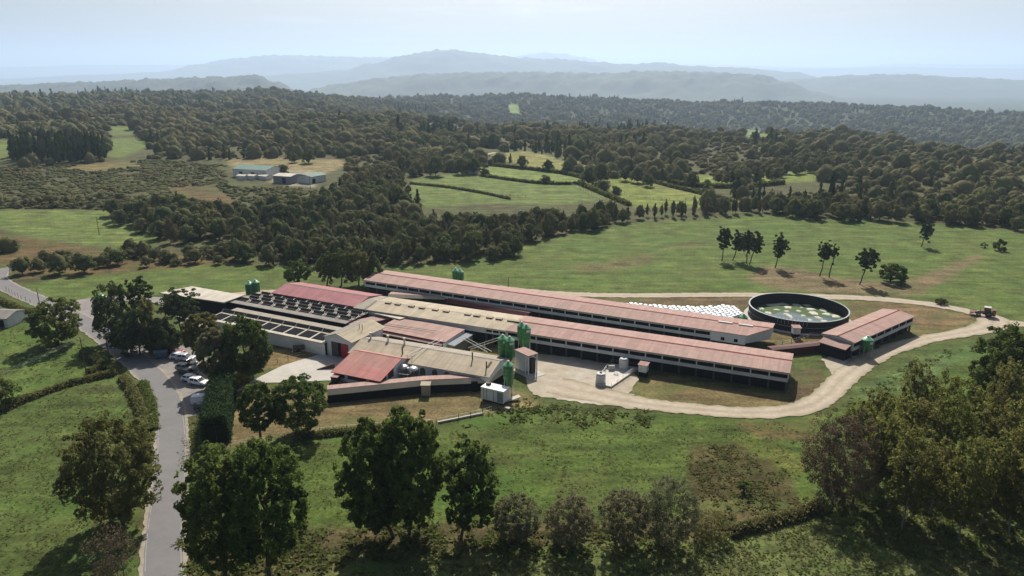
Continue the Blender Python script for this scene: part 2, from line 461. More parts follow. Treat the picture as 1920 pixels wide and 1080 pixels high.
def ground_mat():
    m, nt, b = _nodes('ground_cover')
    N, L = nt.nodes.new, nt.links.new
    a = N('ShaderNodeAttribute'); a.attribute_name = 'cover'
    g = N('ShaderNodeAttribute'); g.attribute_name = 'grassy'
    geo = N('ShaderNodeNewGeometry')
    def noise(scale, detail=5, rough=0.65, st=None):
        n = N('ShaderNodeTexNoise'); n.inputs['Scale'].default_value = scale; n.inputs['Detail'].default_value = detail; n.inputs['Roughness'].default_value = rough
        if st:
            mp = N('ShaderNodeMapping'); mp.inputs['Scale'].default_value = st; mp.inputs['Rotation'].default_value = (0, 0, 0.45); L(geo.outputs['Position'], mp.inputs['Vector']); L(mp.outputs[0], n.inputs['Vector'])
        else:
            L(geo.outputs['Position'], n.inputs['Vector'])
        return n.outputs['Fac']
    def ramp(f, p0, p1, v0, v1):
        r = N('ShaderNodeMapRange'); r.inputs['From Min'].default_value = p0; r.inputs['From Max'].default_value = p1
        r.inputs['To Min'].default_value = v0; r.inputs['To Max'].default_value = v1; L(f, r.inputs['Value']); return r.outputs[0]
    def mul(p, q):
        mm = N('ShaderNodeMath'); mm.operation = 'MULTIPLY'; L(p, mm.inputs[0]); L(q, mm.inputs[1]); return mm.outputs[0]
    fine = ramp(noise(1.3, 6, 0.75), 0.3, 0.7, 0.45, 1.55)
    mid = ramp(noise(0.16, 5, 0.6), 0.3, 0.7, 0.62, 1.38)
    streak = ramp(noise(0.35, 4, 0.6, (0.18, 1.0, 1.0)), 0.35, 0.65, 0.72, 1.28)
    fac = mul(mul(fine, mid), streak)
    mx = N('ShaderNodeVectorMath'); mx.operation = 'SCALE'
    L(a.outputs['Color'], mx.inputs[0]); L(fac, mx.inputs['Scale'])
    # brownish dead patches in the grass
    dead = N('ShaderNodeMix'); dead.data_type = 'RGBA'
    dm = mul(ramp(noise(0.055, 8, 0.72), 0.50, 0.70, 0.0, 0.55), g.outputs['Fac'])
    L(dm, dead.inputs['Factor']); L(mx.outputs[0], dead.inputs['A']); dead.inputs['B'].default_value = (0.100, 0.083, 0.038, 1)
    lush = N('ShaderNodeMix'); lush.data_type = 'RGBA'
    lm = mul(ramp(noise(0.09, 7, 0.7, (0.5, 1, 1)), 0.50, 0.66, 0.0, 0.7), g.outputs['Fac'])
    L(lm, lush.inputs['Factor']); L(dead.outputs['Result'], lush.inputs['A']); lush.inputs['B'].default_value = (0.058, 0.118, 0.022, 1)
    mn = N('ShaderNodeMix'); mn.data_type = 'RGBA'; mn.inputs['Factor'].default_value = 0.85
    L(mx.outputs[0], mn.inputs['A']); L(lush.outputs['Result'], mn.inputs['B'])
    L(mn.outputs['Result'], b.inputs['Base Color'])
    b.inputs['Roughness'].default_value = 0.95; b.inputs['Specular IOR Level'].default_value = 0.1
    bp = N('ShaderNodeBump'); bp.inputs['Strength'].default_value = 0.7; bp.inputs['Distance'].default_value = 0.25
    L(noise(2.2, 6, 0.7), bp.inputs['Height']); L(bp.outputs[0], b.inputs['Normal'])
    return m

tag(link_mesh('ground', build_ground()), kind='structure')

# ------------------------------------------------------------------ roads, tracks and yards
def spline(P, step=1.0):
    P = [np.array(p, dtype=float) for p in P]
    out = []
    for i in range(len(P)-1):
        p0, p1, p2, p3 = P[max(i-1, 0)], P[i], P[i+1], P[min(i+2, len(P)-1)]
        n = max(2, int(np.linalg.norm((p2-p1)[:2])/step))
        for k in range(n):
            t = k/n
            out.append(0.5*((2*p1)+(-p0+p2)*t+(2*p0-5*p1+4*p2-p3)*t*t+(-p0+3*p1-3*p2+p3)*t**3))
    out.append(P[-1]); return np.array(out)

def ribbon(name, pts, mat, lift, rag=0.0, step=1.0, across=6):
    """pts: (px, py, width in metres) down the middle of the way"""
    Q = []
    for px, py, w in pts:
        g = G(px, py); Q.append((g.x, g.y, w))
    S = spline(Q, step)
    t = np.gradient(S[:, :2], axis=0); t /= np.linalg.norm(t, axis=1)[:, None]
    nrm = np.stack([-t[:, 1], t[:, 0]], -1)
    n = len(S); V = []
    for k in range(across+1):
        f = k/across-0.5
        off = f*S[:, 2]
        if rag and k in (0, across): off = off+np.sign(f)*(wob(S[:, 0], S[:, 1], 4.0, k)*rag+RNG.normal(0, rag*0.35, n))
        p = S[:, :2]+nrm*off[:, None]
        V.append(np.column_stack([p, hgt(p[:, 0], p[:, 1])+lift]))
    V = np.array(V)                            # across+1, n, 3
    idx = np.arange((across+1)*n).reshape(across+1, n)
    F = np.stack([idx[:-1, :-1], idx[:-1, 1:], idx[1:, 1:], idx[1:, :-1]], -1).reshape(-1, 4)[:, ::-1]
    return tag(link_mesh(name, np_mesh(name, V.reshape(-1, 3), F, [mat], vert_col={'across': np.repeat(np.linspace(0, 1, across+1), n)}, smooth=True)), kind='structure')

def patch(name, pts, mat, lift, rag=0.4):
    P = np.array(GP(pts)); n = len(P); out = []
    for i in range(n):
        a, b = P[i], P[(i+1) % n]; k = max(1, int(np.linalg.norm(b-a)/0.8))
        for j in range(k): out.append(a+(b-a)*j/k)
    out = np.array(out)
    if rag:
        out = out+np.stack([wob(out[:, 0], out[:, 1], 5, 1), wob(out[:, 0], out[:, 1], 5, 6)], -1)*rag+RNG.normal(0, rag*0.25, out.shape)
    o = MB().poly([(p[0], p[1], float(hgt(p[0], p[1]))+lift) for p in out]).build(name, mat)
    return tag(o, kind='structure')

m_asph = M('asphalt', (0.150, 0.143, 0.140), 0.85, 0.10, 0.9, (1, 1, 1), (0.18, 0.17, 0.165), bump=0.2, amt2=0.6)
m_verge = M('road_edge_grit', (0.30, 0.26, 0.21), 0.95, 0.3, 1.5, c2=(0.16, 0.15, 0.07), bump=0.3)
m_paint = M('worn_paint', (0.30, 0.285, 0.26), 0.8, 0.3, 2.0, c2=(0.22, 0.21, 0.20), amt2=0.8)
m_track = M('gravel_track', (0.40, 0.335, 0.255), 0.95, 0.22, 0.9, c2=(0.30, 0.24, 0.17), bump=0.4, amt2=0.7, track=True)
m_yard = M('gravel_yard', (0.41, 0.36, 0.29), 0.95, 0.26, 0.45, c2=(0.27, 0.22, 0.14), bump=0.4, amt2=0.9)
m_conc = M('concrete', (0.44, 0.41, 0.365), 0.9, 0.16, 0.5, c2=(0.33, 0.30, 0.26), bump=0.1, amt2=0.7)
m_park = M('parking_grit', (0.205, 0.185, 0.17), 0.95, 0.16, 0.8, c2=(0.30, 0.26, 0.22), bump=0.3, amt2=0.6)

ROAD = [(304,1180,4.9),(306,1080,4.9),(308,1000,4.9),(318,900,4.9),(322,830,4.9),(318,770,4.9),(300,725,4.9),(262,683,4.9),(222,650,4.9),(185,622,4.9),(150,600,4.9),(110,580,4.9),(68,562,4.9),(25,543,4.8),(-3,526,4.8),(0,512,4.6),(14,506,4.6),(34,503,4.6)]
patch('parking_area', [(236,652),(300,640),(372,650),(402,690),(420,745),(405,772),(345,782),(318,765),(318,740),(290,705)], m_park, 0.012, 0.3)
ribbon('road_verge', [(a, b, c+1.1) for a, b, c in ROAD], m_verge, 0.024, 0.25)
ribbon('road', ROAD, m_asph, 0.04, 0.06)
def edge_line(side):
    return [(a, b, c) for a, b, c in ROAD]
def offset_ribbon(name, off, w, lift, mat, i0, i1):
    Q = np.array([(*G(a, b).xy, c) for a, b, c in ROAD[i0:i1]]); S = spline(Q, 1.0)
    t = np.gradient(S[:, :2], axis=0); t /= np.linalg.norm(t, axis=1)[:, None]
    nr = np.stack([-t[:, 1], t[:, 0]], -1); mb = MB()
    for k in range(len(S)-1):
        if random.random() < 0.12: continue
        a, b = S[k, :2]+nr[k]*off, S[k+1, :2]+nr[k+1]*off; u, v = nr[k]*w/2, nr[k+1]*w/2
        mb.poly([(*(a-u), lift), (*(b-v), lift), (*(b+v), lift), (*(a+u), lift)][::-1])
    return tag(mb.build(name, mat), kind='structure')
offset_ribbon('road_marking', 2.25, 0.10, 0.046, m_paint, 0, 14)
offset_ribbon('road_marking', -2.25, 0.10, 0.046, m_paint, 0, 6)
ribbon('farm_driveway', [(112,582,4.2),(140,569,4.6),(170,563,4.6),(230,560,4.4),(290,562,5.0),(330,566,8.0)], m_park, 0.03, 0.2)
patch('farm_driveway', [(150,566),(205,562),(190,585),(180,612),(150,600)], m_park, 0.02, 0.3)
patch('back_yard', [(330,560),(380,575),(420,590),(400,612),(350,618),(330,600)], m_park, 0.012, 0.3)
ribbon('service_path', [(400,556,3.0),(470,549,4.0),(520,546,4.0),(560,541,3.0)], m_track, 0.02, 0.3)
TRACK = [(930,538,3.4),(985,545,4.2),(1080,552,4.4),(1200,554,4.4),(1320,553,4.4),(1420,553,4.6),(1540,556,5.2),(1640,560,5.0),(1740,570,4.8),(1820,585,4.8),(1862,598,7.5),(1850,614,7.0),(1800,625,5.0),(1720,640,4.8),(1640,668,5.4),(1585,705,5.6),(1545,745,5.4),(1490,768,5.2),(1400,774,5.0),(1290,766,5.2),(1200,756,6.0),(1120,740,8.0),(1040,722,9.0)]
ribbon('farm_track', TRACK, m_track, 0.035, 0.35)
ribbon('farm_track', [(1850,604,5.0),(1900,606,5.0),(1960,612,5.0)], m_track, 0.030, 0.35)
patch('gravel_yard', [(985,690),(1000,662),(1060,668),(1150,684),(1180,690),(1195,712),(1180,738),(1230,756),(1200,764),(1120,758),(1040,748),(998,742),(985,715)], m_yard, 0.02, 0.5)
patch('gravel_yard', [(1540,672),(1580,664),(1620,668),(1650,662),(1640,678),(1600,700),(1560,702)], m_yard, 0.02, 0.4)
patch('concrete_yard', [(440,735),(470,715),(530,685),(600,664),(650,668),(648,700),(640,712),(560,716),(500,718)], m_conc, 0.02, 0.1)
ribbon('hill_road', [(770,325,4),(830,310,4),(870,300,4),(905,292,4),(930,286,4)], m_track, 0.15, 0.3, 3.0)

# ------------------------------------------------------------------ mountains far behind, hazy air
def mountain(name, dist, prof, depth_m, base=-215.0, seed=1, tone=(0.05, 0.06, 0.03), rough=1.0):
    """prof: (px, py) of the skyline as seen from here, at the given distance"""
    xs = np.linspace(prof[0][0], prof[-1][0], 420)
    px = np.array([p[0] for p in prof]); py = np.array([p[1] for p in prof])
    i = np.clip(np.searchsorted(px, xs)-1, 0, len(px)-2); t = smooth01((xs-px[i])/(px[i+1]-px[i]))
    ys = py[i]*(1-t)+py[i+1]*t
    v = (ys-540)/FPX
    ztop = H-dist*(SP+v*CP)/(CP-v*SP)
    X = (xs-960)/FPX*(dist*CP+(H-ztop)*SP)
    q = np.concatenate([np.linspace(-1, 1, 60), [2.0]])
    V = []
    for k in q:
        Yk = dist+k*depth_m
        s = np.exp(-(k*1.7)**2) if k < 1.5 else 0
        n = wob(X, Yk+0*X, depth_m*0.55, seed)*0.5*(1-s)*s+wob(X, Yk+0*X, depth_m*0.16, seed+3)*0.055*s*rough
        z = base+(ztop-base)*np.clip(s*(1+n), 0, 1.1)
        V.append(np.column_stack([X*(1+k*depth_m/dist), np.full_like(X, Yk), z]))
    V = np.array(V); na = len(q); nx = len(xs)
    idx = np.arange(na*nx).reshape(na, nx)
    F = np.stack([idx[:-1, :-1], idx[:-1, 1:], idx[1:, 1:], idx[1:, :-1]], -1).reshape(-1, 4)
    m = M(name+'_slopes', tone, 0.95, 0.35, 0.004, c2=(0.10, 0.10, 0.05), amt2=0.5)
    return tag(link_mesh(name, np_mesh(name, V.reshape(-1, 3), F, [m], smooth=True)), kind='structure')

mountain('low_ridge', 5200, [(-500,190),(-250,172),(0,160),(150,155),(300,149),(420,145),(480,142),(520,155),(560,170),(600,185),(660,215)], 1000, seed=2)
mountain('low_ridge', 6500, [(540,200),(590,166),(640,157),(720,146),(800,139),(900,136),(1010,136),(1120,138),(1230,134),(1330,136),(1420,140),(1480,155),(1530,172),(1580,183),(1640,200)], 1300, seed=5)
mountain('mountain', 12000, [(250,190),(420,150),(560,138),(640,132),(700,119),(760,105),(800,97),(845,94),(890,100),(960,108),(1040,112),(1120,118),(1180,121),(1240,118),(1290,124),(1380,127),(1480,135),(1600,160),(1750,190)], 2600, seed=1)
mountain('mountain', 17000, [(-700,150),(-300,150),(0,148),(180,140),(300,135),(370,121),(440,110),(520,104),(600,106),(680,108),(740,108),(800,125),(900,150),(1000,165)], 3200, seed=4)
mountain('mountain', 22000, [(800,140),(900,118),(970,106),(1010,99),(1050,101),(1090,108),(1150,121),(1220,128),(1320,128),(1450,129),(1560,128),(1700,126),(1800,128),(1940,129),(2200,126),(2600,136)], 3500, seed=6)
mountain('mountain', 9000, [(1200,185),(1400,160),(1500,148),(1600,141),(1700,140),(1820,146),(1920,150),(2200,150),(2600,160)], 1800, seed=7)
mountain('mountain', 28000, [(-1200,132),(-500,126),(0,126),(200,122),(330,122),(500,124),(700,122),(900,120),(1300,121),(1560,127),(1700,120),(1850,121),(2000,122),(2500,130)], 4000, seed=9)

hz = MB().box(-46000, 46000, -3000, 46000, -260, 900).build('haze', None)
m_hz = bpy.data.materials.new('air'); m_hz.use_nodes = True
nt = m_hz.node_tree
for n in list(nt.nodes):
    if n.type != 'OUTPUT_MATERIAL': nt.nodes.remove(n)
pv = nt.nodes.new('ShaderNodeVolumePrincipled')
pv.inputs['Color'].default_value = (0.60, 0.765, 1.0, 1)
pv.inputs['Density'].default_value = 0.000084
pv.inputs['Anisotropy'].default_value = 0.35
nt.links.new(pv.outputs[0], [n for n in nt.nodes if n.type == 'OUTPUT_MATERIAL'][0].inputs['Volume'])
hz.data.materials.append(m_hz)
tag(hz, kind='stuff')
# ------------------------------------------------------------------ building materials
m_red = M('faded_red_sheet', (0.385, 0.235, 0.200), 0.85, 0.14, 0.5, (0.35, 1.6, 1), (0.33, 0.235, 0.19), amt2=0.8, ribs=2.2)
m_rose = M('rose_red_sheet', (0.33, 0.125, 0.135), 0.8, 0.14, 0.5, (0.5, 1.4, 1), (0.36, 0.155, 0.15), amt2=0.6, ribs=2.2)
m_brick = M('orange_red_sheet', (0.45, 0.175, 0.150), 0.8, 0.16, 0.5, (0.5, 1.4, 1), (0.33, 0.20, 0.16), amt2=0.7, ribs=2.2)
m_tan = M('tan_fibre_cement', (0.47, 0.395, 0.285), 0.9, 0.14, 0.45, (0.4, 1.5, 1), (0.37, 0.305, 0.225), amt2=0.8, ribs=2.2)
m_grey = M('grey_fibre_cement', (0.29, 0.26, 0.225), 0.9, 0.16, 0.5, (0.4, 1.5, 1), (0.21, 0.19, 0.17), amt2=0.8, ribs=2.2)
m_greytan = M('grey_tan_fibre_cement', (0.36, 0.315, 0.255), 0.9, 0.15, 0.45, (0.4, 1.5, 1), (0.26, 0.23, 0.19), amt2=0.8, ribs=2.2)
m_cream = M('cream_sheet', (0.53, 0.475, 0.39), 0.8, 0.10, 0.4, c2=(0.42, 0.37, 0.30), amt2=0.6, ribs=1.2)
m_creamwall = M('cream_panel', (0.40, 0.34, 0.245), 0.85, 0.14, 0.7, c2=(0.27, 0.23, 0.17), amt2=0.6)
m_ridge = M('dark_red_ridge', (0.17, 0.040, 0.036), 0.9, 0.25, 1.5)
m_white = M('white_render', (0.74, 0.74, 0.73), 0.85, 0.08, 0.6, c2=(0.50, 0.48, 0.45), amt2=0.55)
m_greywall = M('grey_block_wall', (0.62, 0.62, 0.61), 0.9, 0.18, 0.9, c2=(0.42, 0.41, 0.40), amt2=0.6)
m_dark = M('shade_and_dark_parts', (0.012, 0.012, 0.013), 0.9, 0.3, 1.0, spec=0.05)  # near-black: unlit interiors and shade under things put into the colour
m_pier = M('concrete_pier', (0.06, 0.058, 0.056), 0.9, 0.25, 1.0)  # concrete darkened in its colour to imitate shade under the barns
m_maroon = M('maroon_panel', (0.115, 0.022, 0.024), 0.7, 0.2, 1.2)
m_reddoor = M('bright_red_door', (0.42, 0.022, 0.045), 0.5, 0.12, 1.0)
m_brown = M('brown_panel', (0.090, 0.052, 0.038), 0.8, 0.25, 1.5)
m_flap = M('dark_brown_flap', (0.060, 0.052, 0.040), 0.8, 0.25, 1.2, c2=(0.035, 0.034, 0.030))
m_navy = M('dark_blue_sheet', (0.012, 0.013, 0.017), 0.9, 0.3, 1.0, spec=0.05)
m_bracket = M('pale_steel', (0.55, 0.52, 0.46), 0.7, 0.15, 2.0)
m_steel = M('stainless_steel', (0.62, 0.60, 0.58), 0.28, 0.08, 2.0, metallic=1.0)
m_galv = M('galvanised_steel', (0.42, 0.43, 0.44), 0.5, 0.15, 2.0, metallic=0.5)
m_green = M('green_silo_paint', (0.040, 0.205, 0.048), 0.42, 0.15, 0.8, (1, 1, 0.3), (0.03, 0.13, 0.05), spec=0.5)
m_greentop = M('green_silo_top', (0.10, 0.30, 0.15), 0.38, 0.12, 1.2, spec=0.5)
m_label = M('white_sticker', (0.66, 0.68, 0.66), 0.6, 0.1, 3.0)
m_black = M('black_tank_sheet', (0.014, 0.015, 0.017), 0.6, 0.3, 0.6, spec=0.25)
m_rim = M('tank_rim', (0.22, 0.24, 0.25), 0.5, 0.2, 1.0, metallic=0.4)
m_pale = M('pale_board', (0.50, 0.46, 0.40), 0.9, 0.15, 1.0)
m_sky = M('skylight_sheet', (0.74, 0.72, 0.68), 0.5, 0.1, 1.0)
m_wood = M('weathered_wood', (0.105, 0.085, 0.068), 0.9, 0.3, 2.0)
m_greenroof = M('green_sheet_roof', (0.085, 0.17, 0.145), 0.7, 0.12, 0.3, ribs=2.2)
m_darkmetal = M('dark_vent_metal', (0.045, 0.032, 0.028), 0.7, 0.2, 2.0)
m_bluegrey = M('blue_grey_sheet', (0.27, 0.285, 0.295), 0.95, 0.1, 0.7, spec=0.03)

def frame(pl, pr):
    a = math.atan2(pr.y-pl.y, pr.x-pl.x)
    return (pl.x, pl.y, 0.0), a, math.hypot(pr.x-pl.x, pr.y-pl.y)

def gable_roof(L, Wd, ze, zr, over=0.35, end=0.25, t=0.14, cut=0.0, ry=None):
    """two thick slopes; cut shortens the near eave at the far end of x"""
    ry = Wd/2 if ry is None else ry
    dz1 = (zr-ze)/ry*over; dz2 = (zr-ze)/(Wd-ry)*over
    a = MB(); b = MB()
    a.slab([(-end, -over, ze-dz1), (L+end-cut, -over, ze-dz1), (L+end, ry, zr), (-end, ry, zr)], t)
    b.slab([(-end, ry+0.004, zr), (L+end, ry+0.004, zr), (L+end, Wd+over, ze-dz2), (-end, Wd+over, ze-dz2)], t)
    return a, b

def barn(name, label, pl, pr, Wd, ze, zr, roof_m, z0=2.0, z1=3.05, z2=3.95, bays=16, wall_m=None, cap_m=None, group=None,
         cut=0.0, base_m=None, win=True, back=True, open_base=True, x_win=None, ends=(True, True), cat='barn', cap_w=0.7, rear_m=None, over=0.35):
    wall_m = wall_m or m_greywall
    loc, rot, L = frame(pl, pr)
    T = thing(name, label, cat, loc, rot, group)
    a, b = gable_roof(L, Wd, ze, zr, cut=cut, over=over)
    a.build('roof_slope', roof_m, T); b.build('roof_slope', rear_m or roof_m, T)
    ry = Wd/2
    if cap_m:
        s = (zr-ze)/ry
        MB().prism([(-0.3, ry-cap_w/2, zr-s*cap_w/2+0.03), (-0.3, ry, zr+0.09), (-0.3, ry+cap_w/2, zr-s*cap_w/2+0.03)], (L+0.6, 0, 0)).build('ridge_cap', cap_m, T)
    Lc = L-cut
    x0w, x1w = x_win or (0.0, Lc)
    zt = ze-0.16
    w = MB()
    w.box(0, Lc, 0.0, 0.2, z0, z1)                              # low wall under the openings
    w.box(0, Lc, 0.0, 0.2, z2, zt)                              # beam under the eave
    if x0w > 0.05: w.box(0, x0w, 0.0, 0.2, z1, z2)
    if x1w < Lc-0.05: w.box(x1w, Lc, 0.0, 0.2, z1, z2)
    if back: w.box(0, L, Wd-0.2, Wd, z0, zt)
    # gable ends
    def endwall(x, s):
        w.prism([(x, 0.2, z0), (x, Wd-0.2, z0), (x, Wd-0.2, zt), (x, ry, zr-0.2), (x, 0.2, zt)], (s*0.2, 0, 0))
    if ends[0]: endwall(0.0, 1)
    if ends[1]:
        if cut:
            w.hexa([(Lc, 0.0, z0), (L, ry, z0), (L-0.2, ry, z0), (Lc-0.2, 0.0, z0), (Lc, 0.0, zt), (L, ry, zr-0.2), (L-0.2, ry, zr-0.2), (Lc-0.2, 0.0, zt)])
            w.hexa([(L, ry, z0), (L, Wd-0.2, z0), (L-0.2, Wd-0.2, z0), (L-0.2, ry, z0), (L, ry, zr-0.2), (L, Wd-0.2, zt), (L-0.2, Wd-0.2, zt), (L-0.2, ry, zr-0.2)])
        else:
            endwall(L-0.2, 1)
    w.build('wall', wall_m, T)
    step = (x1w-x0w)/bays
    for k in range(bays+1):
        x = x0w+k*step
        MB().box(x-0.14, x+0.14, -0.03, 0.17, z1+0.002, z2-0.002).build('post', wall_m, T)
    if win:
        for k in range(bays):
            x = x0w+k*step
            MB().box(x+0.14, x+step-0.14, 0.12, 0.2, z1+0.003, z2-0.003).build('window', m_dark, T)  # near-black panel paints the unlit inside behind each bay
    MB().box(0.1, Lc-0.1, 0.9, Wd-0.5, 0.0, z0-0.02).build('base', base_m or m_dark, T)  # solid near-black block paints the shade of the open underfloor
    if open_base:
        for k in range(0, bays+1):
            x = min(max(x0w+k*step, 0.25), Lc-0.25)
            MB().box(x-0.2, x+0.2, 0.25, 0.65, 0, z0-0.004).build('pier', m_pier, T)
    return T, L

# front barn in three lengths that share one line
PA = W(1479, 698, 4.6); PB = W(951, 618.5, 4.6); PC = W(685, 579, 4.6); PD = W(511.7, 547.5, 4.6)
PA.z = PB.z = PC.z = PD.z = 0
ax = (PA-PB).normalized()
PC = PB-ax*((PB-PC).length); PDm = PD.copy()
T, L = barn('long_barn', 'front long livestock barn with faded red roof and dark window band beside the gravel yard', PB, PA, 11.3, 4.6, 5.15, m_red, bays=17, z0=2.3, z1=3.1, z2=4.0, cap_m=m_ridge, group='long livestock barns')
T, L = barn('tan_barn', 'long barn with plain tan sheet roof and a line of small skylights near its ridge', PC, PB-ax*0.05, 11.3, 4.5, 5.25, m_tan, bays=3, z0=2.9, z1=3.3, z2=3.9, x_win=(35, 40.5), cap_m=m_cream, rear_m=m_tan)
for k, x in enumerate([3.0, 6.0, 10.2, 13.4, 17.4, 20.6, 26.8, 29.4, 33.0, 35.6, 38.8, 40.4]):
    s = 0.75/5.65
    y = 5.0
    z = 4.5+s*y
    MB().hexa([(x, y-0.55, z-0.55*s+0.02), (x+1.7, y-0.55, z-0.55*s+0.02), (x+1.7, y+0.25, z+0.25*s+0.02), (x, y+0.25, z+0.25*s+0.02),
               (x, y-0.55, z-0.55*s+0.30), (x+1.7, y-0.55, z-0.55*s+0.30), (x+1.7, y+0.25, z+0.25*s+0.36), (x, y+0.25, z+0.25*s+0.36)]).build('skylight', m_tan, T)
    MB().box(x+0.05, x+1.65, y-0.58, y-0.553, z-0.55*s+0.02, z-0.55*s+0.24).build('vent_opening', m_brown, T)
PCg = PC-ax*3.6
T, L = barn('linking_barn', 'short grey roofed barn bay between the tan roof and the rose red roof', PCg, PC-ax*0.05, 11.3, 4.5, 5.25, m_greytan, bays=2, z1=3.2, z2=4.0, open_base=False, ends=(False, False))
T, L = barn('rose_barn', 'barn with deep rose red roof behind the open pens, left of the tan roof', PDm, PCg-ax*0.05+Vector((0.3, 0.9, 0)), 11.3, 4.5, 5.7, m_rose, bays=9, z0=1.0, z1=3.4, z2=3.9, open_base=False, cap_m=m_grey)
MB().slab([(0.2, -0.9, 3.25), (L-0.1, -0.9, 3.25), (L-0.1, -0.05, 3.6), (0.2, -0.05, 3.6)], 0.1).build('canopy', m_grey, T)

# back barn
BL = W(683, 524, 4.3); BR = W(1440, 634, 4.3); BL.z = BR.z = 0
bx = (BR-BL).normalized()
TB, LB = barn('long_barn', 'rear long livestock barn with faded red roof, dark window band and chamfered white end', BL, BR, 11.4, 4.3, 4.95, m_red, bays=27, z0=2.1, z1=2.85, z2=3.7, cap_m=m_ridge, cut=5.0, x_win=(0.3, 103), group='long livestock barns')
TB['label'] = 'rear long livestock barn with faded red roof, behind the front barn, white chamfered end'
for x in (LB-12.5, LB-7.6):
    MB().box(x, x+3.4, 4.9, 5.3, 4.87, 5.13).build('skylight', m_sky, TB)
for x in (105.5, 108.6):
    MB().box(x, x+0.9, -0.03, 0.02, 2.1, 2.9).build('window', m_dark, TB)
# white end panel over the last metres of the wall
MB().box(103.1, LB-5.02, -0.022, -0.004, 1.7, 4.1).build('end_panel', m_white, TB)

# covered passages
def passage(name, label, pts, ze, zr, half=1.35, red=m_red, near=m_creamwall, cat='passage', group=None, lift=0.0, base=m_dark, run=0.8):
    """pts: plan points of the near foot line; ridge runs half a width behind"""
    P = [Vector((p.x, p.y, 0)) for p in pts]
    T = thing(name, label, cat, P[0], 0.0, group)
    o = P[0]
    P = [p-o for p in P]
    nr = []
    for i in range(len(P)):
        t = (P[min(i+1, len(P)-1)]-P[max(i-1, 0)]).normalized(); nr.append(Vector((-t.y, t.x, 0)))
    up = lambda p, z: (p.x, p.y, z)
    A = MB(); B = MB(); C = MB()
    for i in range(len(P)-1):
        p, q, n, m = P[i], P[i+1], nr[i], nr[i+1]
        A.slab([up(p-n*0.15, ze), up(q-m*0.15, ze), up(q+m*run, zr), up(p+n*run, zr)], 0.08)
        B.slab([up(p+n*run, zr+0.01), up(q+m*run, zr+0.01), up(q+m*(run+half*1.8), zr-0.15), up(p+n*(run+half*1.8), zr-0.15)], 0.08)
        C.hexa([up(p+n*0.1, lift), up(q+m*0.1, lift), up(q+m*half*1.9, lift), up(p+n*half*1.9, lift), up(p+n*0.1, ze-0.12), up(q+m*0.1, ze-0.12), up(q+m*half*1.9, ze-0.12), up(p+n*half*1.9, ze-0.12)])
    A.build('near_slope', near, T); B.build('roof_slope', red, T); C.build('wall', base, T)  # near-black default wall paints the shade and shadow under the eave
    return T

fp = [W(614, 740.5, 1.9), W(798, 722, 1.9), W(889, 718, 1.9), W(919, 716.5, 1.9), W(946, 699, 1.9)]
T = passage('covered_passage', 'long low covered passage with pink roof and cream side across the front yard', fp, 1.9, 2.75, group=None)
o = Vector(T.location)
q = fp[1]-o; MB().box(q.x-0.8, q.x+1.0, q.y-1.2, q.y+0.1, 0, 2.35).slab([(q.x-0.95, q.y-1.4, 2.42), (q.x+1.15, q.y-1.4, 2.42), (q.x+1.15, q.y+0.4, 2.6), (q.x-0.95, q.y+0.4, 2.6)], 0.07).build('porch', m_creamwall, T)
q = fp[2]-o; MB().box(q.x-0.6, q.x+0.75, q.y-0.34, q.y+0.12, 0.02, 2.2).build('doorway', m_dark, T)
cp = [W(727, 556, 2.2), W(834, 560, 2.2)]
passage('covered_passage', 'covered passage with pink roof and tan side between rose barn and rear barn', cp, 2.0, 2.7, half=1.6)
cp = [W(836, 563, 2.2), W(905, 576, 2.2), W(990, 590, 2.2)]
passage('covered_passage', 'narrow covered passage with pink roof and maroon side close along the rear barn', cp, 1.7, 2.5, half=1.1, near=m_maroon)
cp = [W(1447, 657, 1.6), W(1490, 653, 1.6), W(1562, 645, 1.6)]
T = passage('covered_passage', 'dark red sided passage linking the long barns to the small right barn', cp, 1.7, 1.95, half=0.8, near=m_brown, red=m_maroon, base=m_maroon)

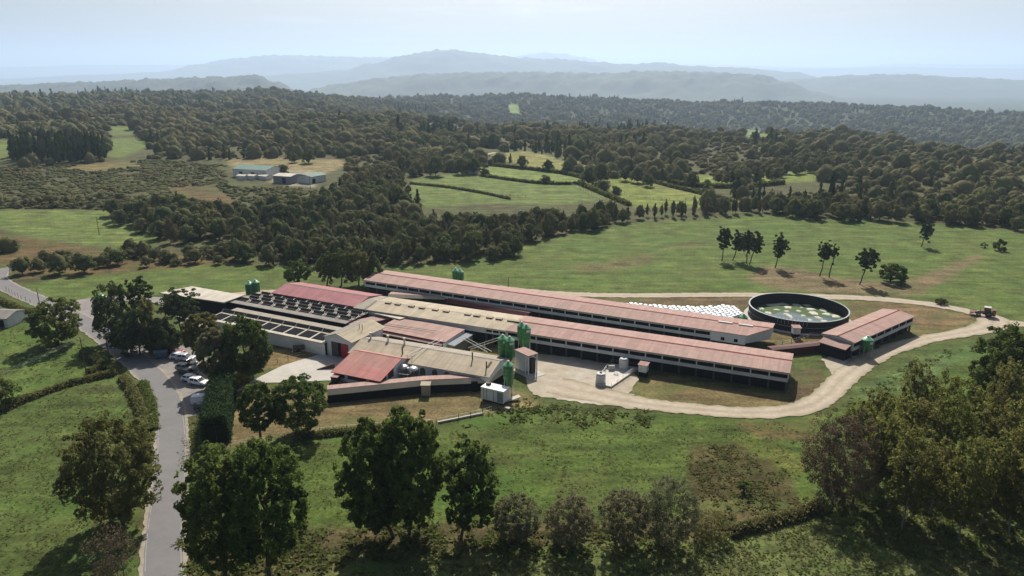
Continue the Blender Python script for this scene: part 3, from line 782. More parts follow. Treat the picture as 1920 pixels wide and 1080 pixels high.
# ------------------------------------------------------------------ open pen blocks on the left
def pen_block(name, label, pl, pr, Wd, z, rows, cells, hatch_h, roof_m, y0, rowd, cat='pens', front=True, y_slab=0.0):
    loc, rot, L = frame(pl, pr)
    T = thing(name, label, cat, loc, rot)
    MB().slab([(0, y_slab, z), (L, y_slab, z), (L, Wd, z), (0, Wd, z)], 0.18).build('roof', roof_m, T)
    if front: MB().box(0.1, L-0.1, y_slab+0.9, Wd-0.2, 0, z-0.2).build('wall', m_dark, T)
    cw = L/cells
    for r in range(rows):
        ya = y0+r*rowd
        sh = (r % 2)*0.35*cw
        for c in range(cells):
            xa = c*cw+0.3+sh; xb = (c+1)*cw-0.45+sh
            if xb > L-0.1: xb = L-0.1
            if xb-xa < 1: continue
            MB().box(xa, xb, ya+0.1, ya+rowd*0.55, z+0.001, z+0.02).build('painted_opening', m_dark, T)  # dark sheet on the roof paints the shade of an open pit
            MB().hexa([(xa, ya+rowd*0.55, z+0.05), (xb, ya+rowd*0.55, z+0.05), (xb, ya+rowd*0.60, z+0.05), (xa, ya+rowd*0.60, z+0.05),
                       (xa, ya+rowd*0.78, z+hatch_h), (xb, ya+rowd*0.78, z+hatch_h), (xb, ya+rowd*0.83, z+hatch_h), (xa, ya+rowd*0.83, z+hatch_h)]).build('flap', m_flap, T)
            xm = xb+0.2
            b = MB()
            b.tube((xm, ya+rowd*0.1, z+0.06), (xm, ya+rowd*0.55, z+hatch_h*0.45), 0.13, seg=5)
            b.tube((xm, ya+rowd*0.55, z+hatch_h*0.45), (xm+0.5, ya+rowd*0.9, z+hatch_h), 0.08, seg=5)
            b.tube((xm, ya+rowd*0.55, z+hatch_h*0.45), (xm-0.5, ya+rowd*0.9, z+hatch_h), 0.08, seg=5)
            b.build('bracket', m_bracket, T)
    return T, L

T, L = pen_block('pen_block', 'block of open pens with rows of raised dark flaps and pale brackets', W(432, 566, 3.7), W(648, 606, 3.7), 10.6, 3.7, 4, 9, 0.6, m_greytan, 1.6, 2.2)
# pale eave strip of the pen block
MB().slab([(-1.0, -0.4, 3.73), (L+0.3, -0.4, 3.73), (L+0.3, 1.4, 3.86), (-1.0, 1.4, 3.86)], 0.12).build('eave_strip', m_grey, T)
loc, rot, L = frame(W(299, 549, 4.1), W(420, 567, 4.1))
T = thing('cream_shed', 'wide flat cream roofed shed at the far left end of the farm', 'shed', loc, rot)
P1, P2 = W(360, 536.5, 4.5), W(457, 553.5, 4.5)
iv = Matrix.Rotation(-rot, 3, 'Z')
l1 = iv @ (P1-Vector(loc)); l2 = iv @ (P2-Vector(loc))
MB().slab([(0, 0, 4.1), (L, 0, 4.1), (l2.x, l2.y, 4.5), (l1.x, l1.y, 4.5)], 0.3).build('roof', m_cream, T)
MB().prism([(0.5, 0.9, 0), (L-0.3, 0.9, 0), (l2.x-0.4, l2.y-0.4, 0), (l1.x+0.4, l1.y-0.4, 0)], (0, 0, 3.75)).build('wall', m_dark, T)
# front row shed with dark roof panels
T, L = pen_block('flap_shed', 'long grey roofed shed with one row of raised flaps and dark roof panels', W(388, 598, 3.3), W(609, 643, 3.3), 10.2, 3.35, 0, 1, 0.6, m_greytan, 0, 1, cat='shed', front=False, y_slab=5.0)
MB().slab([(0, -0.3, 3.3), (L, -0.3, 3.3), (L, 4.9, 3.75), (0, 4.9, 3.75)], 0.14).build('lower_roof', m_cream, T)
MB().box(0.2, L-0.2, 0.0, 0.2, 0, 3.1).build('front_wall', m_white, T)
MB().box(0.2, L-0.2, 0.21, 10.0, 0, 3.13).build('wall', m_dark, T)
n = 9; cw = (L-1)/n
for k in range(n):
    s = 0.45/5.2
    f = lambda y: 3.3+(y+0.3)*s
    MB().hexa([(0.4+k*cw, 0.7, f(0.7)+0.006), (0.4+(k+1)*cw-0.5, 0.7, f(0.7)+0.006), (0.4+(k+1)*cw-0.5, 4.2, f(4.2)+0.006), (0.4+k*cw, 4.2, f(4.2)+0.006),
               (0.4+k*cw, 0.7, f(0.7)+0.03), (0.4+(k+1)*cw-0.5, 0.7, f(0.7)+0.03), (0.4+(k+1)*cw-0.5, 4.2, f(4.2)+0.03), (0.4+k*cw, 4.2, f(4.2)+0.03)]).build('roof_panel', m_navy, T)
    MB().hexa([(0.4+k*cw, 4.7, 3.8), (0.4+(k+1)*cw-0.2, 4.7, 3.8), (0.4+(k+1)*cw-0.2, 4.82, 3.8), (0.4+k*cw, 4.82, 3.8),
               (0.4+k*cw, 5.4, 4.5), (0.4+(k+1)*cw-0.2, 5.4, 4.5), (0.4+(k+1)*cw-0.2, 5.52, 4.5), (0.4+k*cw, 5.52, 4.5)]).build('flap', m_flap, T)
    MB().tube((0.35+k*cw, 4.5, 3.8), (0.35+k*cw, 5.4, 4.5), 0.07, seg=5).build('bracket', m_bracket, T)

# small pink roofed link at the right end of the pens
loc, rot, L = frame(W(642, 606, 3.2), W(668, 611, 3.2))
T = thing('link_shed', 'small pink roofed link between the open pens and the white hall', 'shed', loc, rot)
MB().slab([(-0.2, 0, 3.2), (L, 0, 3.2), (L+4.5, 9.0, 3.3), (-0.2+4.5, 9.0, 3.3)], 0.15).build('roof', m_red, T)
MB().prism([(0.1, 0.2, 0), (L-0.3, 0.2, 0), (L+4, 8.6, 0), (4.3, 8.6, 0)], (0, 0, 3.02)).build('wall', m_maroon, T)

# ------------------------------------------------------------------ white hall with the red door
le, re_, rf, rb = W(608.5, 630, 4.6), W(659, 641.5, 4.6), W(629, 627, 6.0), W(690, 600, 6.0)
loc, rot, L = frame(Vector((le.x, le.y, 0)), Vector((re_.x, re_.y, 0)))
T = thing('white_hall', 'white rendered hall with tan gabled roof and a bright red sliding door', 'hall', loc, rot)
D = (Vector((rb.x, rb.y))-Vector((rf.x, rf.y))).length+0.5
rx = L*0.46
Lw = L-0.5
MB().slab([(-0.35, -0.25, 4.55), (rx, -0.25, 5.95), (rx, D, 5.95), (-0.35, D, 4.55)], 0.14).build('roof_slope', m_grey, T)
MB().slab([(rx+0.004, -0.25, 5.95), (L+0.3, -0.25, 4.55), (L+0.3, D, 4.55), (rx+0.004, D, 5.95)], 0.14).build('roof_slope', m_tan, T)
MB().prism([(rx-0.22, -0.3, 5.93), (rx, -0.3, 6.05), (rx+0.22, -0.3, 5.93)], (0, D+0.3, 0)).build('ridge_cap', m_cream, T)
w = MB()
w.prism([(0, 0, 0), (1.9, 0, 0), (1.9, 0, 3.7), (Lw-0.6, 0, 3.7), (Lw-0.6, 0, 0), (Lw, 0, 0), (Lw, 0, 4.5), (rx, 0, 5.75), (0, 0, 4.5)], (0, 0.2, 0))
w.box(Lw-0.2, Lw, 0.2, D-0.2, 0, 4.4); w.box(0, 0.2, 0.2, D-0.2, 0, 4.4)
w.prism([(0, D-0.4, 0), (Lw, D-0.4, 0), (Lw, D-0.4, 4.5), (rx, D-0.4, 5.75), (0, D-0.4, 4.5)], (0, 0.2, 0))
w.build('wall', m_white, T)
MB().box(1.92, 3.9, 0.06, 0.16, 0, 3.68).build('door', M('grey_sliding_door', (0.11, 0.09, 0.085), 0.7), T)
MB().box(3.95, 5.3, 0.5, 0.6, 0, 3.68).build('doorway', m_dark, T)
MB().box(5.0, Lw-0.63, -0.09, -0.01, 0.05, 3.6).build('door', m_reddoor, T)
for x in (rx+1.6, rx+2.5):
    MB().tube((x, 6.2, 5.0), (x, 6.2, 6.7), 0.07).build('pipe', m_darkmetal, T)
# white tank hung on its left front corner
p = W(608, 650, 1.6)
T = thing('white_trough', 'white tipping trough beside the hall door', 'trough', (p.x-0.5, p.y-0.6, 0), rot)
MB().hexa([(-0.8, -0.5, 1.0), (0.7, -0.5, 1.0), (0.7, 0.4, 1.0), (-0.8, 0.4, 1.0), (-1.1, -0.8, 1.9), (0.9, -0.8, 1.9), (0.9, 0.6, 1.9), (-1.1, 0.6, 1.9)]).build('bin', m_white, T)
mb = MB()
for x in (-0.7, 0.6):
    for y in (-0.4, 0.3): mb.box(x-0.06, x+0.06, y-0.06, y+0.06, 0, 1.05)
mb.build('stand', m_darkmetal, T)

# ------------------------------------------------------------------ pink flat roofed building
c1, c2, c3, c4 = W(705, 616, 3.6), W(834, 641, 3.6), W(883, 620.5, 3.6), W(697, 588, 3.6)
loc, rot, L = frame(Vector((c1.x, c1.y, 0)), Vector((c2.x, c2.y, 0)))
iv = Matrix.Rotation(-rot, 3, 'Z')
o = Vector(loc); l3, l4 = iv @ (c3-o), iv @ (c4-o)
T = thing('pink_roof_hall', 'low hall with a nearly flat pink roof and maroon edge, behind the tan roof', 'hall', loc, rot)
MB().slab([(0, 0, 3.5), (L, 0, 3.5), (L, l3.y, 3.75), (0, l3.y, 3.75)], 0.2).build('roof', m_red, T)
MB().box(0, L+0.1, -0.12, -0.004, 3.28, 3.56).build('fascia', m_maroon, T)
MB().slab([(0.2, -1.0, 2.95), (L-0.3, -1.0, 2.95), (L-0.3, -0.13, 3.2), (0.2, -0.13, 3.2)], 0.1).build('canopy', m_red, T)
MB().box(0.3, L-0.6, 0.6, l3.y-0.3, 0, 3.28).build('wall', m_dark, T)
MB().box(L-0.5, L-0.1, 0.0, l3.y-0.2, 0, 3.27).build('end_wall', m_white, T)
MB().tube((-0.5, 2.2, 3.95), (L-5, 3.0, 4.15), 0.05).tube((-0.5, 3.2, 3.95), (L-5, 4.0, 4.15), 0.05).build('feed_pipe', m_darkmetal, T)
T = thing('grey_lean_to', 'grey boxy lean-to with a pale blue-grey roof at the end of the pink roofed hall', 'shed', loc, rot)
T.location = o+Matrix.Rotation(rot, 3, 'Z') @ Vector((L+0.15, 0.8, 0))
MB().slab([(0.1, -0.2, 2.9), (2.1, -0.2, 2.75), (2.1, l3.y-0.5, 2.75), (0.1, l3.y-0.5, 2.9)], 0.14).build('roof', m_bluegrey, T)
MB().box(0.2, 1.9, 0, l3.y-0.8, 0, 2.57).build('wall', M('grey_olive_sheet', (0.16, 0.155, 0.125), 0.8), T)
c1, c2, c3, c4 = W(709, 584, 3.2), W(776, 597, 3.2), W(750, 604, 3.2), W(690, 590, 3.2)
T = thing('cream_canopy', 'flat cream canopy roof between the pink roofed hall and the tan barn', 'canopy', (c4.x, c4.y, 0))
MB().slab([tuple(c4-c4+Vector((0,0,4.0))), tuple(Vector((c3.x-c4.x, c3.y-c4.y, 4.0))), tuple(Vector((c2.x-c4.x, c2.y-c4.y, 4.1))), tuple(Vector((c1.x-c4.x, c1.y-c4.y, 4.1)))], 0.15).build('roof', m_cream, T)
mb = MB()
for q in (c1, c2, c3, c4):
    mid = (c1+c2+c3+c4)/4; r = (q-c4)*0.94+(mid-c4)*0.06
    mb.box(r.x-0.1, r.x+0.1, r.y-0.1, r.y+0.1, 0, 3.86)
mb.build('post', m_galv, T)

# ------------------------------------------------------------------ tan dairy building in front
e0, e1 = W(655, 660, 3.4), W(916.5, 705.5, 3.4)
loc, rot, L = frame(Vector((e0.x, e0.y, 0)), Vector((e1.x, e1.y, 0)))
o = Vector(loc)
T = thing('dairy_building', 'long white walled building with tan gabled roof, arched brown windows and chimneys', 'building', loc, rot)
Wd = 11.0
a, b = gable_roof(L, Wd, 3.4, 4.9)
a.build('roof_slope', m_tan, T); b.build('roof_slope', m_greytan, T)
MB().prism([(-0.2, Wd/2-0.2, 4.87), (-0.2, Wd/2, 4.99), (-0.2, Wd/2+0.2, 4.87)], (L+0.4, 0, 0)).build('ridge_cap', m_cream, T)
w = MB().box(0, L, 0, 0.2, 0, 3.22).box(0, L, Wd-0.2, Wd, 0, 3.22)
for x in (0, L-0.2): w.prism([(x, 0.2, 0), (x, Wd-0.2, 0), (x, Wd-0.2, 3.22), (x, Wd/2, 4.7), (x, 0.2, 3.22)], (0.2, 0, 0))
w.build('wall', m_white, T)
for f in (0.46, 0.545, 0.63, 0.715):
    x = L*f; pts = [(x-0.65, -0.012, 0.9), (x+0.65, -0.012, 0.9), (x+0.65, -0.012, 2.1)]+[(x+0.65*math.cos(t), -0.012, 2.1+0.65*math.sin(t)) for t in np.linspace(0.3, math.pi-0.3, 6)]+[(x-0.65, -0.012, 2.1)]
    MB().prism(pts, (0, 0.03, 0)).build('window', M('brown_window', (0.15, 0.115, 0.095), 0.6), T)
for f in (0.79, 0.815, 0.835):
    MB().box(L*f, L*f+0.55, -0.02, 0.02, 1.7, 2.5).build('window', m_dark, T)
for f in (0.05, 0.185, 0.31):
    x = L*f
    MB().tube((x, 6.2, 4.3), (x, 6.2, 6.0), 0.2, seg=10).tube((x, 6.2, 6.02), (x, 6.2, 6.3), 0.36, 0.30, seg=10).build('chimney', m_bracket, T)
for f, y in ((0.36, 2.4), (0.83, 4.4), (0.955, 2.2)):
    x = L*f; z = 3.4+1.5*y/5.5
    MB().tube((x, y, z-0.1), (x, y, z+1.5), 0.15, seg=8).tube((x, y, z+1.52), (x, y, z+1.62), 0.22, seg=8).build('chimney', m_darkmetal, T)
MB().hexa([(L*0.95, 2.6, 4.16), (L*0.965, 2.6, 4.16), (L*0.965, 4.6, 4.7), (L*0.95, 4.6, 4.7), (L*0.95, 2.6, 4.20), (L*0.965, 2.6, 4.20), (L*0.965, 4.6, 4.74), (L*0.95, 4.6, 4.74)]).build('roof_patch', m_brown, T)
for y in (0.0, 1.2):
    MB().tube((L*0.42+y, 1.0, 4.6), (L*0.50+y, 10.6, 5.6), 0.06).tube((L*0.42+y, 1.0, 3.7), (L*0.42+y, 1.0, 4.6), 0.05).tube((L*0.50+y, 10.6, 3.6), (L*0.50+y, 10.6, 5.6), 0.05).build('feed_pipe', m_galv, T)

# ------------------------------------------------------------------ red roofed annex in front
e0, e1 = W(626, 695.5, 3.2), W(711.5, 712, 3.2)
loc, rot, L = frame(Vector((e0.x, e0.y, 0)), Vector((e1.x, e1.y, 0)))
T = thing('red_roof_annex', 'square annex with bright orange-red roof, white walls and maroon window strips', 'building', loc, rot)
Wd = 13.0
a, b = gable_roof(L, Wd, 3.2, 5.0, over=0.5, end=0.5, ry=8.2)
a.build('roof_slope', m_brick, T); b.build('roof_slope', m_brick, T)
MB().prism([(-0.5, 8.0, 4.98), (-0.5, 8.2, 5.08), (-0.5, 8.4, 4.98)], (L+1.0, 0, 0)).build('ridge_cap', m_brick, T)
w = MB().box(0, L, 0, 0.2, 0, 1.9).box(0, L, Wd-0.2, Wd, 0, 3.0)
w.box(0, 0.2, 0.2, Wd-0.2, 0, 3.0)
w.box(L-0.2, L, 0.2, Wd-0.2, 0, 1.9)
w.prism([(L-0.2, 5.4, 1.9), (L-0.2, Wd-0.2, 1.9), (L-0.2, Wd-0.2, 3.0), (L-0.2, 8.2, 4.75), (L-0.2, 5.4, 4.1)], (0.2, 0, 0))
for x in (0, L*0.235, L*0.71): w.box(x, x+0.7, 0, 0.2, 1.9, 3.0)
w.box(L-0.2, L, 2.6, 3.2, 1.9, 3.45)
w.build('wall', m_white, T)
for x0, x1 in ((0.7, L*0.235), (L*0.235+0.7, L*0.71), (L*0.71+0.7, L-0.01)):
    MB().box(x0, x1, 0.08, 0.18, 1.9, 2.98).build('window', m_maroon, T)
MB().prism([(L-0.12, 0.2, 1.9), (L-0.12, 2.6, 1.9), (L-0.12, 2.6, 3.4), (L-0.12, 0.2, 2.95)], (0.1, 0, 0)).build('window', m_maroon, T)
MB().prism([(L-0.12, 3.2, 1.9), (L-0.12, 5.4, 1.9), (L-0.12, 5.4, 4.05), (L-0.12, 3.2, 3.5)], (0.1, 0, 0)).build('window', m_maroon, T)
# concrete ramp edge left of it
p, q = W(594, 694, 0), W(628, 690, 0)
loc, rot, L2 = frame(p, q)
T = thing('low_wall', 'low brown retaining wall across the concrete yard left of the annex', 'wall', loc, rot)
MB().hexa([(0, 0, 0), (L2, 0, 0), (L2, 0.25, 0), (0, 0.25, 0), (0, 0, 0.15), (L2, 0, 1.1), (L2, 0.25, 1.1), (0, 0.25, 0.15)]).build('face', m_brown, T)

# two domed steel tanks
def steel_tank(px, py, label):
    p = W(px, py, 0)
    T = thing('milk_tank', label, 'tank', (p.x, p.y, 0), 0, 'domed steel tanks beside the annex')
    r = 1.18
    MB().lathe([(r, 0.35), (r, 3.0)], 28).build('shell', m_steel, T, smooth=True)
    MB().lathe([(r+0.06, 3.0), (r+0.05, 3.08), (r*0.8, 3.35), (r*0.45, 3.55), (0.12, 3.62), (0.1, 3.7)], 28).build('dome', m_steel, T, smooth=True)
    mb = MB()
    for k in range(4):
        t = k*math.pi/2+0.4; mb.box(r*0.8*math.cos(t)-0.08, r*0.8*math.cos(t)+0.08, r*0.8*math.sin(t)-0.08, r*0.8*math.sin(t)+0.08, 0, 0.36)
    mb.build('leg', m_darkmetal, T)
    return T
steel_tank(757, 712, 'domed stainless steel tank nearer to the annex wall')
steel_tank(775, 716, 'domed stainless steel tank standing farther from the annex wall, right of its twin')
p = W(765, 721, 0)
T = thing('tank_pipe', 'white pipe stand rising between the two steel tanks', 'pipe', (p.x, p.y-0.6, 0))
MB().tube((0, 0, 0), (0, 0, 2.6), 0.09).tube((0, 0, 2.5), (-1.9, 0.3, 2.7), 0.07).tube((0, 0, 2.5), (0.5, 0.2, 2.55), 0.07).build('pipework', m_bracket, T)

# ------------------------------------------------------------------ feed silos
def silo(px, py, label, group, r=1.1, hc=3.0, hb=2.2, zl=0.9, rot=0.0, sticker=True, dx=0.0, dy=0.0):
    """px,py: ground point; zl height of hopper tip, hb hopper, hc cylinder"""
    p = W(px, py, 0)
    T = thing('feed_silo', label, 'silo', (p.x+dx, p.y+dy, 0), rot, group)
    z1 = zl+hb; z2 = z1+hc
    b = [(0.22, zl), (r, z1)]
    MB().lathe(b, 24).build('hopper', m_green, T, smooth=True)
    rings = [(r, z1)]
    for k in range(1, 4): rings += [(r, z1+hc*k/4-0.03), (r+0.025, z1+hc*k/4), (r, z1+hc*k/4+0.03)]
    MB().lathe(rings+[(r, z2)], 24).build('body', m_green, T, smooth=True)
    MB().lathe([(r+0.03, z2), (r*0.35, z2+0.62), (0.28, z2+0.66)], 24).build('roof', m_greentop, T, smooth=True)
    MB().lathe([(0.27, z2+0.66), (0.27, z2+0.86), (0.2, z2+0.92)], 12).build('lid', m_bracket, T, smooth=True)
    for k in range(4):
        t = math.pi/4+k*math.pi/2; x, y = (r+0.04)*math.cos(t), (r+0.04)*math.sin(t)
        MB().box(x-0.06, x+0.06, y-0.06, y+0.06, 0, z1+0.5).build('leg', m_galv, T)
    br = MB()
    for k in range(4):
        t = math.pi/4+k*math.pi/2; u = t+math.pi/2
        a = ((r+0.04)*math.cos(t), (r+0.04)*math.sin(t)); c = ((r+0.04)*math.cos(u), (r+0.04)*math.sin(u))
        br.tube((*a, 0.3), (*c, z1*0.7), 0.03, seg=5)
    br.build('brace', m_galv, T)
    la = MB()
    for s in (-0.18, 0.18): la.tube((r*0.75+s, -r*0.8, 0.3), (r*0.75+s, -r*0.8, z2+0.3), 0.025, seg=5)
    for k in range(int(z2/0.35)): la.tube((r*0.75-0.18, -r*0.8, 0.5+k*0.35), (r*0.75+0.18, -r*0.8, 0.5+k*0.35), 0.018, seg=4)
    la.build('ladder', m_galv, T)
    if sticker:
        pts = []
        s = MB()
        for k in range(5):
            t0 = -1.55+k*0.19; t1 = t0+0.19; R = r+0.03
            s.poly([(R*math.cos(t0), R*math.sin(t0), z2-0.85), (R*math.cos(t1), R*math.sin(t1), z2-0.85), (R*math.cos(t1), R*math.sin(t1), z2-0.3), (R*math.cos(t0), R*math.sin(t0), z2-0.3)])
        s.build('sign', m_label, T)
    return T
gs = 'tall green feed silos'
silo(943, 694, 'green feed silo of the middle pair beside the tan roof, left one', gs, r=1.12, hc=3.2, hb=2.3, zl=2.2)
silo(955.5, 696, 'green feed silo of the middle pair beside the tan roof, right one with white sign', gs, r=1.12, hc=3.2, hb=2.3, zl=2.0)
silo(978, 667, 'green feed silo close to the front barn wall, rear one of its pair', gs, r=1.05, hc=3.2, hb=2.2, zl=2.2)
silo(986.5, 670, 'green feed silo close to the front barn wall, front one with white sign', gs, r=1.05, hc=3.2, hb=2.2, zl=2.0)
silo(953, 738, 'single green feed silo with pale lid above the white container', gs, r=1.08, hc=2.9, hb=2.0, zl=1.6, sticker=False)
silo(470, 560, 'green feed silo behind the open pens, left one of the pair', gs, r=1.2, hc=3.0, hb=1.2, zl=0.4, sticker=False)
silo(482, 559.5, 'green feed silo behind the open pens, right one of the pair', gs, r=1.15, hc=3.4, hb=1.2, zl=0.4, sticker=False)
silo(855, 536, 'green feed silo behind the rear barn roof, left one', gs, r=1.1, hc=2.5, hb=1.5, zl=1.0, sticker=False)
silo(863.5, 536.5, 'green feed silo behind the rear barn roof, right one', gs, r=1.1, hc=2.2, hb=1.5, zl=1.0, sticker=False)
silo(1392, 618, 'short green feed silo between the white bales and the rear barn end', gs, r=1.0, hc=1.5, hb=1.0, zl=1.0, sticker=False)
silo(1622, 668, 'green feed silo at the corner of the small right barn', gs, r=1.3, hc=2.0, hb=1.0, zl=1.3)
silo(193, 571, 'dull green feed silo half hidden by the conifers near the road', gs, r=1.3, hc=1.2, hb=0.8, zl=0.3, sticker=False)

# feed pipes on poles between silos and sheds
def pipe_run(label, a, b, za, zb):
    p, q = W(*a, za), W(*b, zb)
    T = thing('feed_pipe', label, 'pipe', (p.x, p.y, 0), 0, 'pale feed pipes')
    MB().tube((0, 0, za), (q.x-p.x, q.y-p.y, zb), 0.07).build('pipe', m_bracket, T)
    m = (q-p)/2
    MB().tube((m.x, m.y, 0), (m.x, m.y, (za+zb)/2), 0.05).build('support', m_galv, T)
pipe_run('upper pale feed pipe from the lean-to towards the silos', (868, 635), (914, 660), 2.9, 3.2)
pipe_run('lower pale feed pipe from the lean-to towards the tan roof', (872, 632), (922, 659), 2.9, 3.2)
pipe_run('pale feed pipe from the silo pair down towards the pink roofed hall, upper one', (938, 632), (878, 652), 4.2, 2.8)
pipe_run('pale feed pipe from the silo pair down towards the pink roofed hall, lower one', (936, 637), (882, 655), 4.0, 2.6)

# white weighing tower
p0, p1 = W(966, 692, 0), W(984, 701, 0)
loc, rot, L = frame(p0, p1)
T = thing('loading_tower', 'tall white box tower with pink roof and open frame on the right side', 'tower', loc, rot)
MB().slab([(-0.15, -0.15, 4.7), (L+1.35, -0.15, 4.7), (L+1.35, 2.75, 4.7), (-0.15, 2.75, 4.7)], 0.14).build('roof', m_red, T)
MB().box(0, L, 0, 2.6, 0.4, 4.54).build('cabin', m_white, T)
mb = MB()
for x in (L+1.15,):
    for y in (0.0, 2.4): mb.box(x-0.1, x+0.1, y, y+0.2, 0, 4.54)
mb.box(L+0.02, L+0.2, -0.05, 0.15, 0, 4.54)
mb.build('post', m_white, T)
MB().box(L+0.25, L+1.0, 1.0, 2.3, 0, 3.6).build('hopper', m_darkmetal, T)
MB().box(-0.1, L+3.2, -1.0, 3.4, 0.004, 0.10).build('slab', m_conc, T)

# white container with plant, and pallets beside it
p0, p1 = W(902, 751, 0), W(944, 761, 0)
loc, rot, L = frame(p0, p1)
T = thing('white_container', 'white box container standing on blocks below the single silo', 'container', loc, rot)
mb = MB().box(0, L, 0, 2.6, 0.45, 3.0)
mb.build('body', m_white, T)
MB().box(-0.06, L+0.06, -0.06, 2.66, 3.003, 3.1).build('roof', m_white, T)
for x in (L*0.12, L*0.25, L*0.55): MB().box(x, x+0.08, -0.03, -0.003, 0.6, 2.8).build('seam', m_darkmetal, T)
MB().box(L*0.72, L*0.98, -0.03, -0.003, 0.6, 2.7).build('door', m_bluegrey, T)
mb = MB()
for x in (0.2, L-0.6):
    for y in (0.2, 2.0): mb.box(x, x+0.4, y, y+0.4, 0, 0.45)
mb.build('block', m_pier, T)
MB().box(0.5, 1.3, 1.2, 2.0, 3.1, 3.55).build('fan_unit', m_darkmetal, T)
p = W(961, 751, 0)
T = thing('stair_ramp', 'small red and grey metal ramp beside the white container', 'ramp', (p.x, p.y, 0), rot+0.9)
MB().hexa([(-1.4, -0.6, 0.2), (1.6, -0.6, 0.7), (1.6, 0.6, 0.7), (-1.4, 0.6, 0.2), (-1.4, -0.6, 0.3), (1.6, -0.6, 0.8), (1.6, 0.6, 0.8), (-1.4, 0.6, 0.3)]).build('deck', m_pale, T)
MB().box(-1.7, -1.42, -0.6, 0.6, 0.0, 0.6).build('step', m_reddoor, T)
mb = MB()
for x in (-1.2, 1.5):
    for y in (-0.5, 0.5): mb.box(x-0.05, x+0.05, y-0.05, y+0.05, 0, 0.45)
mb.build('leg', m_galv, T)
p = W(951, 768, 0)
T = thing('concrete_block', 'pale concrete block lying at the corner of the white container', 'block', (p.x, p.y, 0), rot)
MB().box(-0.6, 0.6, -0.4, 0.4, 0.0, 0.5).build('block', m_conc, T, bevel=0.04)

# ------------------------------------------------------------------ concrete pad with round tanks
pa, pb, pc, pd = W(1116, 722, 0), W(1146, 728, 0), W(1199, 692, 0), W(1146, 684, 0)
T = thing('concrete_pad', 'pale raised concrete pad with thin railing in the gravel yard', 'pad', (pa.x, pa.y, 0))
q = [(v-pa) for v in (pa, pb, pc, pd)]
MB().slab([(v.x, v.y, 0.42) for v in q], 0.41).build('slab', m_pale, T)
rl = MB(); n = 0
for i in range(4):
    a, b = q[i], q[(i+1) % 4]; k = max(2, int((b-a).length/2.2))
    for j in range(k):
        m = a+(b-a)*j/k; m = m*0.985+(q[0]+q[2])*0.5*0.015
        MB().tube((m.x, m.y, 0.42), (m.x, m.y, 1.35), 0.035, seg=6).build('railing_post', m_galv, T)
    rl.tube((a.x, a.y, 1.33), (b.x, b.y, 1.33), 0.02, seg=4); rl.tube((a.x, a.y, 0.9), (b.x, b.y, 0.9), 0.02, seg=4)
rl.build('railing_wire', m_galv, T)
c = (W(1155, 705, 0)-pa); MB().lathe([(0.55, 0.424), (0.55, 0.6), (0.42, 0.6), (0.42, 0.5)], 20, (c.x, c.y, 0)).build('manhole_ring', m_greywall, T)
c = (W(1142, 697, 0)-pa); MB().box(c.x-0.15, c.x+1.2, c.y-0.1, c.y+0.3, 0.42, 1.5).build('control_box', m_pale, T)
def round_tank(px, py, label, z, r=1.05, h=2.1):
    p = W(px, py, z)
    T = thing('round_tank', label, 'tank', (p.x, p.y, z), 0, 'grey round tanks on the concrete pad')
    MB().lathe([(r, 0), (r, h*0.33), (r+0.03, h*0.34), (r, h*0.35), (r, h*0.66), (r+0.03, h*0.67), (r, h*0.68), (r, h)], 28).build('body', m_greywall, T, smooth=True)
    MB().lathe([(r+0.02, h), (r*0.8, h+0.32), (0.45, h+0.40)], 28).build('top', M('pale_grey_lid', (0.52, 0.52, 0.50), 0.6), T, smooth=True)
    MB().lathe([(0.3, h+0.402), (0.3, h+0.55), (0.25, h+0.56)], 14).build('hatch', m_pier, T)
round_tank(1169, 690, 'grey round tank on the far edge of the concrete pad', 0.42)
round_tank(1126, 719, 'grey round tank at the near left corner of the concrete pad', 0.0)
def hut(px, py, label, w=1.8, h0=1.1, h1=2.7, rot=-0.45):
    p = W(px, py, 0)
    T = thing('small_hut', label, 'hut', (p.x, p.y, 0), rot, 'small white huts with pink roofs')
    MB().box(-w/2, w/2, -w/2, w/2, h0, h1).build('wall', m_white, T)
    MB().slab([(-w/2-0.2, -w/2-0.2, h1+0.1), (w/2+0.2, -w/2-0.2, h1+0.1), (w/2+0.2, w/2+0.2, h1+0.25), (-w/2-0.2, w/2+0.2, h1+0.25)], 0.12).build('roof', m_red, T)
    MB().box(-w/2+0.08, w/2-0.08, -w/2+0.08, w/2-0.08, 0, h0-0.003).build('plinth', m_dark, T)
    MB().box(-w/2+0.2, -w/2+0.75, -w/2-0.03, -w/2-0.003, h0+0.15, h1-0.3).build('door', m_greywall, T)
hut(1206, 704, 'small white hut with pink roof beside the concrete pad at the front barn')
hut(1491, 632, 'small white hut with pink roof below the big round slurry tank', rot=-0.1)

# ------------------------------------------------------------------ big round slurry tank
tc = Vector((77.8, 188.9, 0)); R = 12.8
T = thing('slurry_tank', 'big open black round slurry tank with green and blue-grey liquid', 'tank', tc)
n = 64
def ringwall(r0, r1, z0, z1):
    mb = MB()
    for i in range(n):
        a, b = 2*math.pi*i/n, 2*math.pi*(i+1)/n
        P = lambda r, t, z: (r*math.cos(t), r*math.sin(t), z)
        mb.poly([P(r1, a, z0), P(r1, b, z0), P(r1, b, z1), P(r1, a, z1)])
        mb.poly([P(r0, b, z0), P(r0, a, z0), P(r0, a, z1), P(r0, b, z1)])
        mb.poly([P(r1, a, z1), P(r1, b, z1), P(r0, b, z1), P(r0, a, z1)])
    return mb
ringwall(R-0.15, R, 0, 3.15).build('tank_wall', m_black, T)
ringwall(R-0.25, R+0.1, 3.153, 3.26).build('rim', m_rim, T)
ringwall(R+0.02, R+0.10, 1.5, 1.6).build('hoop', m_rim, T)
mliq, lnt, lb = _nodes('slurry_surface')
